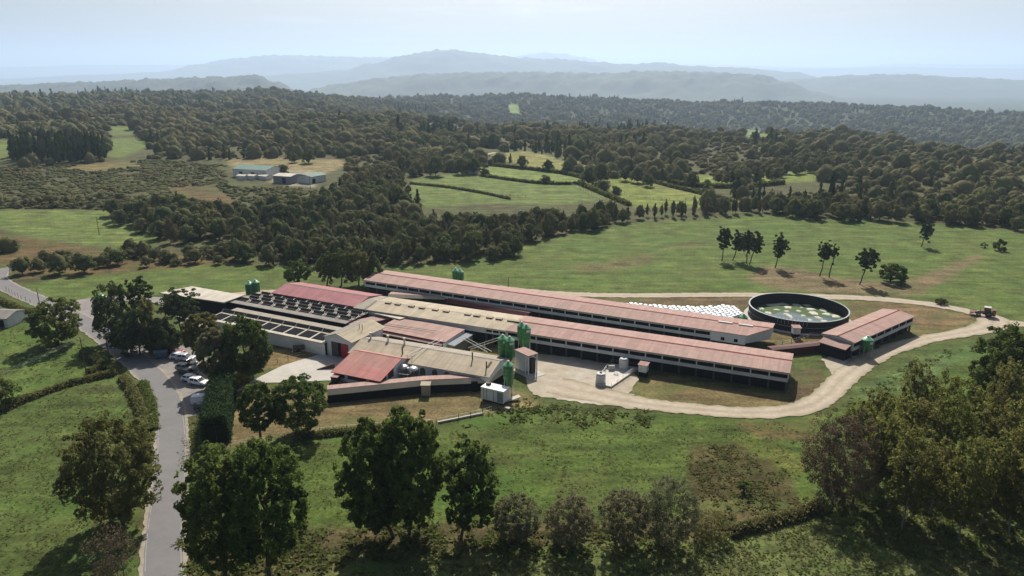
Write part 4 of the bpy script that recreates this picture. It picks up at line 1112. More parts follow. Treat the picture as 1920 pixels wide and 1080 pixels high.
lb.inputs['Base Color'].default_value = (0.085, 0.125, 0.125, 1); lb.inputs['Roughness'].default_value = 0.22
MB().lathe([(0.01, 0.299), (R-0.16, 0.30)], 64).build('liquid', mliq, T)
al = MB(); pts = []
for k in range(40):
    t = math.pi*(0.02+0.98*k/39)-0.12; pts.append(((R-0.3)*math.cos(t), (R-0.3)*math.sin(t), 0.31))
for k in range(24):
    f = k/23; x = -(R-0.6)+f*2*(R-0.6); pts.append((x, 3.6-5.2*f+0.9*math.sin(f*17)+0.6*math.sin(f*39)+2.6*math.exp(-((f-0.42)/0.2)**2), 0.31))
al.poly(pts); al.build('algae', M('green_algae', (0.040, 0.085, 0.014), 0.85, 0.35, 0.6, c2=(0.06, 0.09, 0.02)), T)
mf = M('dried_foam', (0.55, 0.52, 0.43), 0.95, 0.25, 1.2, c2=(0.36, 0.38, 0.30), amt2=0.6)
def foam_at(px, py, rx, ry):
    p = W(px, py, 0.3)-tc
    mb = MB(); k = 18; c = (p.x, p.y, 0.50); o = []
    jr = [random.uniform(0.72, 1.2) for _ in range(k)]
    for lev, (s, z) in enumerate(((1.0, 0.316), (0.75, 0.43))):
        o.append([(p.x+rx*s*jr[i]*math.cos(2*math.pi*i/k), p.y+ry*s*jr[i]*math.sin(2*math.pi*i/k), z) for i in range(k)])
    for i in range(k):
        j = (i+1) % k
        mb.poly([o[0][i], o[0][j], o[1][j], o[1][i]]); mb.poly([o[1][i], o[1][j], c])
    mb.build('foam_patch', mf, T, smooth=True)
for px, py, rx, ry in ((1427,578.5,1.0,1.4),(1445,572,1.4,.9),(1455,571.5,1.5,.9),(1467,570,1.6,1.0),(1493,572,1.3,1.2),(1514,572.5,1.2,1.2),(1478,576.5,1.1,1.3),(1503,577,.6,.6),(1521,580,1.2,1.2),(1543,581.5,1.1,1.5),(1456,581,1.1,.8),(1475,584,.8,.7),(1497,583.5,.7,.8),(1525,587,1.3,1.6),(1549,589,1.2,1.2),(1567,593,1.1,1.4),(1441,587,1.0,1.2),(1481,593,.7,2.0),(1474,589,.9,.7),(1506,592,.7,.8),(1535,596,.9,1.3),(1518,600,.7,1.2),(1545,602,.9,1.0)):
    foam_at(px, py, rx, ry)
mb = MB()
for k in range(9):
    t = -math.pi/2-0.75+k*0.07; mb.tube(((R+0.1)*math.cos(t), (R+0.1)*math.sin(t), 2.0), ((R+0.1)*math.cos(t), (R+0.1)*math.sin(t), 4.0), 0.04, seg=5)
mb.tube((R*math.cos(-math.pi/2-0.75), (R+.1)*math.sin(-math.pi/2-0.75), 3.98), (R*math.cos(-math.pi/2-0.19), (R+.1)*math.sin(-math.pi/2-0.19), 3.98), 0.04, seg=5)
mb.build('platform_rail', m_galv, T)
ringwall(R+0.1, R+1.1, 0.0, 0.12).build('footing', m_conc, T)

# ------------------------------------------------------------------ small right barn
r0, r1 = W(1601, 641.5, 4.2), W(1713, 592.5, 4.2)
loc, rot, L = frame(Vector((r0.x, r0.y, 0)), Vector((r1.x, r1.y, 0)))
T, L = barn('small_barn', 'shorter red roofed barn beside the slurry tank, turned across the others', Vector((r0.x, r0.y, 0)), Vector((r1.x, r1.y, 0)), 7.6, 4.2, 4.75, m_brick if False else m_red, bays=8, z0=1.9, z1=2.75, z2=3.65, cap_m=None, cat='barn')
MB().prism([(-0.3, 3.6, 4.75), (-0.3, 3.8, 4.84), (-0.3, 4.0, 4.75)], (L+0.6, 0, 0)).build('ridge_cap', m_ridge, T)
MB().slab([(-3.0, 0.2, 2.9), (-0.27, 0.2, 3.7), (-0.27, 7.0, 3.7), (-3.0, 7.0, 2.9)], 0.12).build('lean_to_roof', m_red, T)
MB().box(-2.6, -0.01, 0.5, 6.7, 0, 2.75).build('lean_to_wall', m_navy, T)

# ------------------------------------------------------------------ wrapped bales
m_bale = M('white_wrap', (0.68, 0.69, 0.70), 0.45, 0.06, 1.5, c2=(0.55, 0.57, 0.58), amt2=0.5, spec=0.4)
bp = MB().lathe([(0.50, 0.0), (0.63, 0.06), (0.66, 0.25), (0.67, 0.6), (0.65, 0.95), (0.58, 1.12), (0.40, 1.18), (0.05, 1.20)], 16).build('wrapped_bale', m_bale, None, smooth=True)
col.objects.unlink(bp)
poly = [(p.x, p.y) for p in (W(x, y, 1.2) for x, y in ((1150,568),(1172,566.5),(1200,567.5),(1225,570),(1290,573),(1335,572),(1352,570),(1384,572),(1387,580),(1397,590),(1385,592),(1364,599),(1345,600),(1310,596),(1259,587.5),(1200,578),(1165,572.5)))]
first = True; nb = 0
o0 = W(1150, 568, 1.2); bax = Vector((bx.x, bx.y, 0)); bay = Vector((-bx.y, bx.x, 0))
for i in range(-4, 60):
    for j in range(-14, 22):
        p = o0+bax*(i*1.46+(j % 2)*0.73)+bay*(j*1.34)
        if not in_poly(np.array([p.x]), np.array([p.y]), poly)[0]: continue
        ob = bp if first else bp.copy()
        first = False
        col.objects.link(ob)
        ob.location = (p.x+random.uniform(-.12, .12), p.y+random.uniform(-.12, .12), 0)
        ob.rotation_euler = (0, 0, random.uniform(0, 6)); ob.scale = (random.uniform(.95, 1.02),)*2+(random.uniform(.94, 1.05),)
        tag(ob, 'white plastic wrapped round bale in the block behind the rear barn', 'bale', 'white wrapped bales'); nb += 1
print('bales', nb)

# ------------------------------------------------------------------ sheds in the distance and at the left edge
def shed(name, label, a, b, Wd, ze, zr, roof, wall, cat='shed', doors=()):
    p, q = G(*a), G(*b)
    loc, rot, L = frame(p, q)
    T = thing(name, label, cat, (p.x, p.y, min(p.z, q.z)), rot)
    ra, rb = gable_roof(L, Wd, ze, zr)
    ra.build('roof_slope', roof, T); rb.build('roof_slope', roof, T)
    w = MB().box(0, L, 0, 0.2, -1, ze-0.16).box(0, L, Wd-0.2, Wd, -1, ze-0.16)
    for x in (0, L-0.2): w.prism([(x, 0.2, -1), (x, Wd-0.2, -1), (x, Wd-0.2, ze-0.16), (x, Wd/2, zr-0.2), (x, 0.2, ze-0.16)], (0.2, 0, 0))
    w.build('wall', wall, T)
    for x0, x1, z1 in doors: MB().box(x0*L, x1*L, -0.04, -0.004, 0, z1).build('door', m_dark, T)
    return T
shed('distant_shed', 'distant long shed with green roof in the dirt clearing', (437, 332), (500, 336), 16, 5.0, 6.6, m_greenroof, m_white, doors=((0.2, 0.3, 3.5), (0.55, 0.65, 3.5)))
shed('distant_shed', 'distant white roofed shed right of the green roofed one', (513, 343), (546, 346), 11, 4.2, 5.0, m_cream, m_bluegrey, doors=((0.5, 0.7, 3.0),))
shed('distant_shed', 'distant shed with pale green roof partly behind trees', (583, 346), (612, 340), 9, 4.0, 5.0, m_greenroof, m_white, doors=((0.1, 0.3, 2.6),))
for px, lab in ((444, 'small white roofed outhouse at the left front of the distant green shed'), (462, 'longer low white roofed outhouse before the distant green shed'), (484, 'low white roofed outhouse nearest the open white shed')):
    shed('outhouse', lab, (px, 337), (px+15, 338.5), 4.5, 2.4, 3.0, m_cream, m_white)
T = shed('stone_shed', 'grey stone shed with dark front at the left edge of the field', (-30, 612), (16, 614), 7, 2.6, 3.6, m_grey, m_greywall, doors=((0.55, 0.85, 2.0),))
shed('farmhouse', 'tiny pale house among the distant trees beyond the meadow', (868, 326), (898, 326), 6, 2.6, 3.2, m_cream, m_white)

# ------------------------------------------------------------------ vehicles
m_glass = M('car_glass', (0.010, 0.013, 0.017), 0.12, 0.1, 1.0, spec=0.6)
m_tyre = M('tyre_rubber', (0.014, 0.014, 0.014), 0.9, 0.2, 2.0)
m_hub = M('wheel_rim', (0.42, 0.42, 0.43), 0.4, 0.1, 2.0, metallic=0.7)
m_lamp = M('lamp_glass', (0.60, 0.60, 0.58), 0.2, 0.05, 2.0)
m_tail = M('tail_lamp', (0.30, 0.010, 0.010), 0.3, 0.05, 2.0)
def paint(name, c): return M(name, c, 0.28, 0.05, 0.6, spec=0.6)
def car(label, px, py, heading, mat, kind='car', group='cars in the parking area', at=None, sc=1.0):
    """built along +x (nose), y across"""
    p = at or W(px, py, 0)
    T = thing({'car': 'parked_car', 'suv': 'parked_car', 'van': 'white_van'}[kind], label, 'van' if kind == 'van' else 'car', (p.x, p.y, 0.02), heading, group)
    if kind == 'car':
        Ln, wd, prof = 4.2, 0.86, [(-2.08,.32),(-2.1,.75),(-2.02,.95),(1.05,.93),(1.95,.78),(2.1,.55),(2.08,.30)]
        cab = [(-1.95,.94),(-1.55,1.42),(-0.9,1.50),(0.2,1.46),(1.05,.92)]
    elif kind == 'suv':
        Ln, wd, prof = 4.4, 0.90, [(-2.15,.38),(-2.2,.85),(-2.12,1.05),(1.15,1.02),(2.05,.92),(2.2,.6),(2.15,.36)]
        cab = [(-2.1,1.04),(-1.85,1.58),(-1.0,1.66),(0.2,1.62),(1.1,1.01)]
    else:
        Ln, wd, prof = 4.8, 0.95, [(-2.4,.35),(-2.42,1.0),(-2.4,1.1),(1.5,1.08),(2.2,.98),(2.4,.6),(2.38,.34)]
        cab = [(-2.41,1.09),(-2.36,1.90),(-1.0,1.98),(0.6,1.94),(1.55,1.07)]
    b = MB(); n = len(prof)
    for s in (-1, 1): pass
    b.prism([(x, -wd, z) for x, z in prof], (0, 2*wd, 0))
    b.build('body', mat, T, bevel=0.09)
    c = MB(); k = len(cab); ins = 0.16
    lo = [(x, -wd+(0.03 if i in (0, k-1) else ins), z) for i, (x, z) in enumerate(cab)]; hi = [(x, -y, z) for x, y, z in lo]
    c.v += lo+hi
    for i in range(k-1): c.f.append((i, i+1, k+i+1, k+i))
    c.f.append(tuple(range(k-1, -1, -1))); c.f.append(tuple(range(k, 2*k)))
    c.build('cabin', mat, T, bevel=0.05)
    def side(x0, x1, z0, z1, s, tt):
        y = wd-0.03; f = (z0-cab[0][1])/(cab[1][1]-cab[0][1]); g = (z1-cab[0][1])/(cab[1][1]-cab[0][1])
        ya, yb = y-(ins-0.03)*f+0.012, y-(ins-0.03)*g+0.012
        return [(x0+tt[0], s*ya, z0), (x1-tt[1]*0, s*ya, z0), (x1-tt[1], s*yb, z1), (x0+tt[0]+0.1, s*yb, z1)]
    zb, zt = cab[0][1]+0.06, cab[1][1]-0.02
    wins = ((-1.72, -0.55), (-0.45, 0.75)) if kind != 'van' else ((0.35, 1.25),)
    for s in (-1, 1):
        for i, (x0, x1) in enumerate(wins):
            MB().poly(side(x0, x1, zb, zt, s, (0.15 if i == 0 else 0.02, 0.42 if i == len(wins)-1 else 0.05))).build('window', m_glass, T)
    x0, z0 = cab[-1]; x1, z1 = cab[-2]
    dx, dz = x1-x0, z1-z0; nl = math.hypot(dx, dz); nx, nz = -dz/nl*-0.015, dx/nl*-0.015
    q = lambda f, y: (x0+dx*f-dz/nl*-0.015, y, z0+dz*f+0.015)
    MB().poly([q(.08, -wd+.14), q(.08, wd-.14), q(.92, wd-.24), q(.92, -wd+.24)]).build('windscreen', m_glass, T)
    x0, z0 = cab[0]; x1, z1 = cab[1]
    if kind != 'van':
        q = lambda f, y: (x0+(x1-x0)*f-0.015, y, z0+(z1-z0)*f+0.012)
        MB().poly([q(.1, wd-.16), q(.1, -wd+.16), q(.9, -wd+.26), q(.9, wd-.26)]).build('rear_window', m_glass, T)
    for x in (-Ln*0.31, Ln*0.31):
        for s in (-1, 1):
            w = thing('wheel', None, None); w.parent = T; w.location = (x, s*(wd-0.08), 0.31)
            MB().tube((0, -0.10, 0), (0, 0.10, 0), 0.32, seg=18).build('tyre', m_tyre, w)
            MB().tube((0, s*0.101-0.01, 0), (0, s*0.101+0.01, 0), 0.19, seg=14).build('rim', m_hub, w)
    for s in (-1, 1):
        xn = max(x for x, z in prof); zn = 0.68
        MB().box(xn-0.10, xn-0.005, s*wd*0.72-0.17, s*wd*0.72+0.17, zn-0.03, zn+0.10).build('headlight', m_lamp, T)
        xt = min(x for x, z in prof)
        MB().box(xt-0.012, xt+0.05, s*wd*0.82-0.12, s*wd*0.82+0.12, 0.72, 0.92).build('tail_light', m_tail, T)
    if sc != 1: T.scale = (sc,)*3
    return T
pw, ps, pb_, pg, pr_ = paint('white_paint', (0.75, 0.76, 0.78)), paint('silver_paint', (0.40, 0.43, 0.46)), paint('black_paint', (0.016, 0.017, 0.020)), paint('grey_green_paint', (0.20, 0.24, 0.25)), paint('red_paint', (0.33, 0.016, 0.018))
hd = -0.30
car('red car parked under the trees beside the blue bin', 329, 664, -0.1, pr_)
car('white car parked next to the red car', 337, 672, 0.05, pw)
car('silver car parked in the row just right of the first white car', 349, 675.5, -0.12, ps, 'suv')
car('black car in the shade right below the silver car', 353, 684.5, hd, pb_)
car('grey-green car in the shade in the middle of the row', 349, 694.5, hd+0.1, pg, 'suv')
car('dark car in deep shade between the grey-green and white cars', 354, 704, hd, pb_)
car('white car near the lower end of the shaded row', 359, 714.5, hd, pw)
car('white car at the lower end of the shaded row, right of its white neighbour', 373, 721, hd, pw, 'suv')
car('white van with plain sides parked against the clipped conifer hedge', 384, 757, 0.05, pw, 'van', None)
car('black car parked in front of the white van', 386, 768, 0.05, pb_)
car('white car on the gravel track behind the slurry tank', 0, 0, -0.55, pw, 'suv', None, at=Vector((88.2, 200.6, 0)))
# blue waste bin
p = W(303, 672, 0)
T = thing('blue_bin', 'big blue metal bin with sloping sides at the top of the parking area', 'bin', (p.x, p.y, 0.02), 0.35)
mbl = M('blue_bin_paint', (0.075, 0.125, 0.19), 0.55, 0.15, 1.0)
MB().hexa([(-1.1, -0.6, 0.35), (1.1, -0.6, 0.35), (1.1, 0.6, 0.35), (-1.1, 0.6, 0.35), (-1.4, -0.85, 1.75), (1.4, -0.85, 1.75), (1.4, 0.85, 1.75), (-1.4, 0.85, 1.75)]).build('body', mbl, T, bevel=0.04)
MB().prism([(-1.45, -0.9, 1.76), (-1.45, -0.3, 2.05), (-1.45, 0.3, 2.05), (-1.45, 0.9, 1.76)], (2.9, 0, 0)).build('lid', M('pale_blue_lid', (0.17, 0.23, 0.29), 0.5), T)
for x in (-0.9, 0.9):
    for y in (-0.5, 0.5): MB().tube((x, y-0.05, 0.17), (x, y+0.05, 0.17), 0.17, seg=12).build('wheel', m_tyre, T)

def tractor(label, loc, heading, bodym, roofm, plough=True, sc=1.0):
    T = thing('tractor', label, 'tractor', loc, heading)
    MB().prism([(0.2, -0.42, 0.7), (0.2, -0.42, 1.55), (1.6, -0.42, 1.40), (2.1, -0.42, 1.2), (2.1, -0.42, 0.65)], (0, 0.84, 0)).build('bonnet', bodym, T, bevel=0.06)
    MB().box(-1.2, 0.6, -0.35, 0.35, 0.55, 1.0).build('chassis', m_darkmetal, T)
    cabm = MB()
    for x, y in ((-1.1, -0.7), (0.25, -0.7), (0.25, 0.7), (-1.1, 0.7)): cabm.box(x-0.05, x+0.05, y-0.05, y+0.05, 1.0, 2.55)
    cabm.build('cab_frame', m_darkmetal, T)
    MB().box(-1.06, 0.2, -0.66, 0.66, 1.05, 2.5).build('cab_glass', m_glass, T)
    MB().box(-1.25, 0.4, -0.85, 0.85, 2.553, 2.72).build('roof', roofm, T, bevel=0.05)
    for s in (-1, 1):
        MB().prism([(-1.5, s*0.75, 1.3), (-1.1, s*0.75, 1.62), (-0.3, s*0.75, 1.62), (0.05, s*0.75, 1.2)], (0, s*0.35, 0)).build('mudguard', bodym, T)
        for x, r, wd in ((-0.75, 0.82, 0.42), (1.55, 0.55, 0.30)):
            w = thing('wheel', None, None); w.parent = T; w.location = (x, s*0.92, r)
            MB().tube((0, -wd/2, 0), (0, wd/2, 0), r, seg=20).build('tyre', m_tyre, w)
            MB().tube((0, s*wd/2-0.02, 0), (0, s*wd/2+0.02, 0), r*0.5, seg=14).build('rim', bodym if r > .6 else m_hub, w)
    MB().tube((1.2, -0.25, 1.4), (1.2, -0.25, 2.3), 0.05).build('exhaust', m_darkmetal, T)
    if plough:
        MB().box(2.3, 3.6, -1.1, 1.1, 0.7, 0.9).box(2.1, 2.4, -0.5, 0.5, 0.55, 1.1).build('front_tool', bodym, T)
        mb = MB()
        for k in range(5): mb.tube((2.5+k*0.25, -0.9+k*0.45, 0.8), (2.7+k*0.25, -0.9+k*0.45, 0.1), 0.06, seg=5)
        mb.build('tine', m_darkmetal, T)
        MB().box(-2.4, -1.6, -1.0, 1.0, 0.5, 2.2).build('rear_tool', bodym, T, bevel=0.05)
    T.scale = (sc,)*3
    return T
mo = paint('orange_red_machine_paint', (0.13, 0.032, 0.025))
p = W(1846, 593, 0)
tractor('tractor with pale roof and red implements on the gravel track at the right', (p.x, p.y, 0.04), math.radians(150), mo, m_pale, sc=1.0)
p = W(634, 727, 0)
tractor('old dark red tractor parked by the corner of the orange-red annex', (p.x, p.y, 0), math.radians(-15), paint('old_red_paint', (0.16, 0.035, 0.03)), m_red, plough=False)
# old slurry spreader left of the white hall
p = W(561, 660, 0)
T = thing('slurry_spreader', 'rusty tank trailer with drawbar standing on the dry grass by the white hall', 'trailer', (p.x, p.y, 0), 0.15)
MB().tube((-1.3, 0, 1.2), (1.3, 0, 1.2), 0.62, seg=20).build('tank', M('rusty_tank', (0.11, 0.075, 0.055), 0.8, 0.35, 1.5), T, smooth=True)
MB().box(-1.5, 2.8, -0.12, 0.12, 0.5, 0.65).box(-1.5, -1.3, -1.2, 1.2, 0.5, 0.7).build('frame', m_pale, T)
for s in (-1, 1): MB().tube((0, s*0.75, 0.5), (0, s*0.95, 0.5), 0.5, seg=18).build('wheel', m_tyre, T)

# ------------------------------------------------------------------ poles, wires and fences
def pole(px, py, top, label, name='utility_pole', r=0.13, cross=True, lamp=False):
    p = G(px, py); h = top_z(p, top)-p.z
    T = thing(name, label, 'pole', (p.x, p.y, p.z), random.uniform(-0.3, 0.3), None)
    MB().tube((0, 0, -0.3), (0, 0, h), r, r*0.7, seg=10).build('post', m_wood, T)
    if cross:
        MB().box(-0.75, 0.75, -0.06, 0.06, h-0.5, h-0.38).build('crossarm', m_wood, T)
        for x in (-0.65, 0, 0.65): MB().tube((x, 0, h-0.38+(0.4 if x == 0 else 0)), (x, 0, h-0.18+(0.4 if x == 0 else 0)), 0.05, seg=6).build('insulator', m_pier, T)
    return p, h
pA, hA = pole(163, 706, 634, 'tall wooden utility pole in the near left field beside the road')
pB, hB = pole(205, 674, 628, 'wooden utility pole at the roadside left of the parking area')
pC, hC = pole(75, 575, 541, 'wooden utility pole at the far road bend in front of the green strip')
pole(186, 440, 406, 'lone thin pole standing in the far left meadow', cross=False)
pole(953, 541, 519, 'short dark post behind the rear barn roof', cross=False)
pole(582, 354, 330, 'wooden pole by the distant sheds', cross=True)
pole(1628, 189, 176, 'thin mast on the wooded far ridge', name='radio_mast', r=0.8, cross=False)
def wires(p, h, q, g, label):
    for k, x in enumerate((-0.65, 0, 0.65)):
        T = thing('overhead_wire', label, 'wire', (p.x, p.y, 0), 0, label)
        mb = MB(); a = Vector((x, 0, p.z+h+0.0)); b = Vector((q.x-p.x+x, q.y-p.y, q.z+g)); n = 16
        pr = None
        for i in range(n+1):
            t = i/n; c = a.lerp(b, t); c.z -= 1.6*4*t*(1-t)*min(1, (b-a).length/50)
            if pr is not None: mb.tube(pr, c, 0.012, seg=4, cap=False)
            pr = c
        mb.build('cable', m_galv, T)
pE = G(-330, 905)
T = thing('utility_pole', 'wooden utility pole beyond the lower left corner of the field', 'pole', (pE.x, pE.y, 0))
MB().tube((0, 0, -0.3), (0, 0, hA), 0.13, 0.09, seg=10).build('post', m_wood, T)
wires(pA, hA, pE, hA, 'thin overhead wires crossing the lower left field from the tall pole')
wires(pA, hA, pB, hB, 'thin overhead wires over the road between the two near poles')
wires(pB, hB, pC, hC, 'thin overhead wires along the road towards the far bend')

def fence(label, pts, h=1.3, step=2.4, rails=2, mat=m_wood, rail_m=None, r=0.06):
    P = [G(*q) for q in pts]; o = P[0]
    T = thing('field_fence', label, 'fence', o)
    rl = MB(); pm = 0
    for i in range(len(P)-1):
        a, b = P[i]-o, P[i+1]-o; n = max(1, int((b-a).length/step))
        for k in range(n):
            c = a+(b-a)*k/n; pm += 1
            if pm < 95: MB().tube((c.x+random.uniform(-.05, .05), c.y, c.z-0.1), (c.x, c.y, c.z+h*random.uniform(.9, 1.08)), r, seg=6).build('post', mat, T)
        for j in range(rails):
            z = h*(j+1)/(rails+0.3)
            rl.tube((a.x, a.y, a.z+z), (b.x, b.y, b.z+z), 0.018, seg=4)
    rl.build('wire', rail_m or m_galv, T)
fence('post and wire fence along the left edge of the concrete yard', [(478, 692), (520, 680), (560, 670), (588, 663)])
fence('post and wire fence with pale kerb at the bottom of the front yard', [(818, 795), (860, 787), (905, 777), (922, 772)])
fence('post and wire fence closing the dry yard below the two round trees', [(432, 838), (500, 830), (600, 812), (700, 803), (815, 796)])
fence('post and wire fence between the rear barn end and the slurry tank', [(1450, 652), (1500, 640), (1520, 632), (1556, 628)])
fence('roadside post fence below the green strip at the far left', [(12, 545), (40, 561), (66, 572)])
fence('post and wire fence dividing the far meadow', [(770, 348), (830, 350), (900, 362), (1000, 372)], step=4)
fence('dark post fence line rising across the far meadow', [(905, 331), (985, 342), (1070, 347), (1130, 378)], step=4)
fence('yellow meadow fence farther right among the hedges', [(1145, 350), (1180, 372), (1240, 376), (1330, 374)], step=4)
p = W(820, 792, 0); q = W(905, 775, 0); loc, rot, L = frame(p, q)
T = thing('kerb_wall', 'thin pale kerb wall under the fence of the front yard', 'wall', loc, rot)
MB().box(0, L, -0.5, -0.25, 0, 0.35).build('face', m_pale, T)
# ------------------------------------------------------------------ vegetation
l_oak = leaf_mat('oak_leaf', (0.055, 0.091, 0.024), (0.156, 0.210, 0.053), (0.180, 0.174, 0.060), 0.34)
l_euc = leaf_mat('drooping_leaf', (0.060, 0.096, 0.026), (0.192, 0.246, 0.060), (0.168, 0.198, 0.058), 0.38)
l_pine = leaf_mat('pine_needle', (0.036, 0.058, 0.022), (0.098, 0.135, 0.048), (0.11, 0.125, 0.05), 0.2)
l_willow = leaf_mat('willow_leaf', (0.109, 0.124, 0.060), (0.276, 0.287, 0.155), (0.241, 0.213, 0.121), 0.35)
l_poplar = leaf_mat('poplar_leaf', (0.095, 0.118, 0.028), (0.24, 0.25, 0.065), (0.2, 0.18, 0.065), 0.5)
l_golden = leaf_mat('golden_leaf', (0.093, 0.099, 0.019), (0.295, 0.256, 0.037), (0.232, 0.202, 0.034), 0.2)
l_brown = leaf_mat('brown_twig', (0.093, 0.065, 0.043), (0.209, 0.147, 0.102), (0.171, 0.139, 0.078), 0.15)
l_hedge = leaf_mat('hedge_leaf', (0.025, 0.046, 0.019), (0.062, 0.105, 0.037), (0.054, 0.078, 0.031), 0.12)
l_weed = leaf_mat('weed_leaf', (0.085, 0.12, 0.03), (0.19, 0.255, 0.07), (0.18, 0.165, 0.068), 0.45)
l_fern = leaf_mat('bracken_leaf', (0.11, 0.084, 0.042), (0.21, 0.155, 0.078), (0.13, 0.15, 0.05), 0.4)
l_grass = leaf_mat('grass_blade', (0.12, 0.16, 0.045), (0.215, 0.26, 0.085), (0.2, 0.19, 0.085), 0.5)
m_bark = M('bark', (0.085, 0.070, 0.055), 0.95, 0.3, 2.0)
m_palebark = M('pale_bark', (0.20, 0.185, 0.16), 0.9, 0.3, 2.0)

def leaf_quads(P, Nn, size, rng, aspect=1.0, flat=0.55):
    """quads centred at P facing roughly along Nn"""
    n = len(P)
    r = rng.normal(0, 1, (n, 3)); r /= np.linalg.norm(r, axis=1)[:, None]+1e-9
    d = Nn*flat+r*(1-flat); d /= np.linalg.norm(d, axis=1)[:, None]+1e-9
    a = rng.normal(0, 1, (n, 3)); u = np.cross(d, a); u /= np.linalg.norm(u, axis=1)[:, None]+1e-9
    w = np.cross(d, u)
    s = (size*rng.uniform(0.55, 1.35, n))[:, None]*0.5
    u, w = u*s, w*s*aspect
    V = np.stack([P-u*0.9-w*0.5, P+u*0.1-w, P+u-w*-0.3, P-u*0.2+w], 1)
    return V.reshape(-1, 3), np.arange(4*n).reshape(n, 4)

def crown_cloud(rng, nclump, nleaf, fill=0.55, rc=(0.20, 0.34), lobes=0.18, squash=1.0, shape='round'):
    """leaf centres in a unit-ish crown (radius about 1, z -1..1); returns points, normals, tint"""
    P, Nn, T = [], [], []
    ph = rng.uniform(0, 6.28, 6)
    for c in range(nclump):
        d = rng.normal(0, 1, 3); d /= np.linalg.norm(d)
        if shape == 'dome' and d[2] < -0.25: d[2] = -0.25+rng.uniform(-.15, .3); d /= np.linalg.norm(d)
        lob = 1+lobes*math.sin(3*math.atan2(d[1], d[0])+ph[0])*math.cos(2*d[2]*2+ph[1])+lobes*0.7*math.sin(5*math.atan2(d[1], d[0])+ph[2])
        rad = (fill+(1-fill)*rng.random()**0.5)*lob
        ce = d*rad
        if shape == 'cone': ce[:2] *= max(0.05, 0.5-0.5*ce[2])*1.3
        if shape == 'poplar': ce[:2] *= (1-0.55*abs(ce[2]+0.2))
        r = rng.uniform(*rc)
        k = rng.normal(0, 1, (nleaf, 3)); k /= np.linalg.norm(k, axis=1)[:, None]
        k[:, 2] = np.abs(k[:, 2])*rng.choice([1, 1, 1, -0.7], nleaf)
        rr = r*rng.uniform(0.45, 1.0, nleaf)**0.6
        p = ce+k*rr[:, None]*np.array([1, 1, squash])
        P.append(p)
        nn = k*0.7+d*0.4; nn /= np.linalg.norm(nn, axis=1)[:, None]+1e-9
        Nn.append(nn)
        T.append(np.clip(rng.normal(0.42, 0.22)+rng.normal(0, 0.16, nleaf), 0, 1))
    return np.concatenate(P), np.concatenate(Nn), np.concatenate(T)

def limb_mesh(mb, a, b, r0, r1, n=4, bend=0.06, seg=7):
    a, b = Vector(a), Vector(b); L = (b-a).length; pr = a; rp = r0
    for i in range(1, n+1):
        t = i/n; c = a.lerp(b, t)
        if i < n: c += Vector((random.uniform(-1, 1), random.uniform(-1, 1), random.uniform(-.3, .3)))*L*bend
        r = r0+(r1-r0)*t
        mb.tube(pr, c, rp, r, seg=seg, cap=False); pr, rp = c, r
    return pr

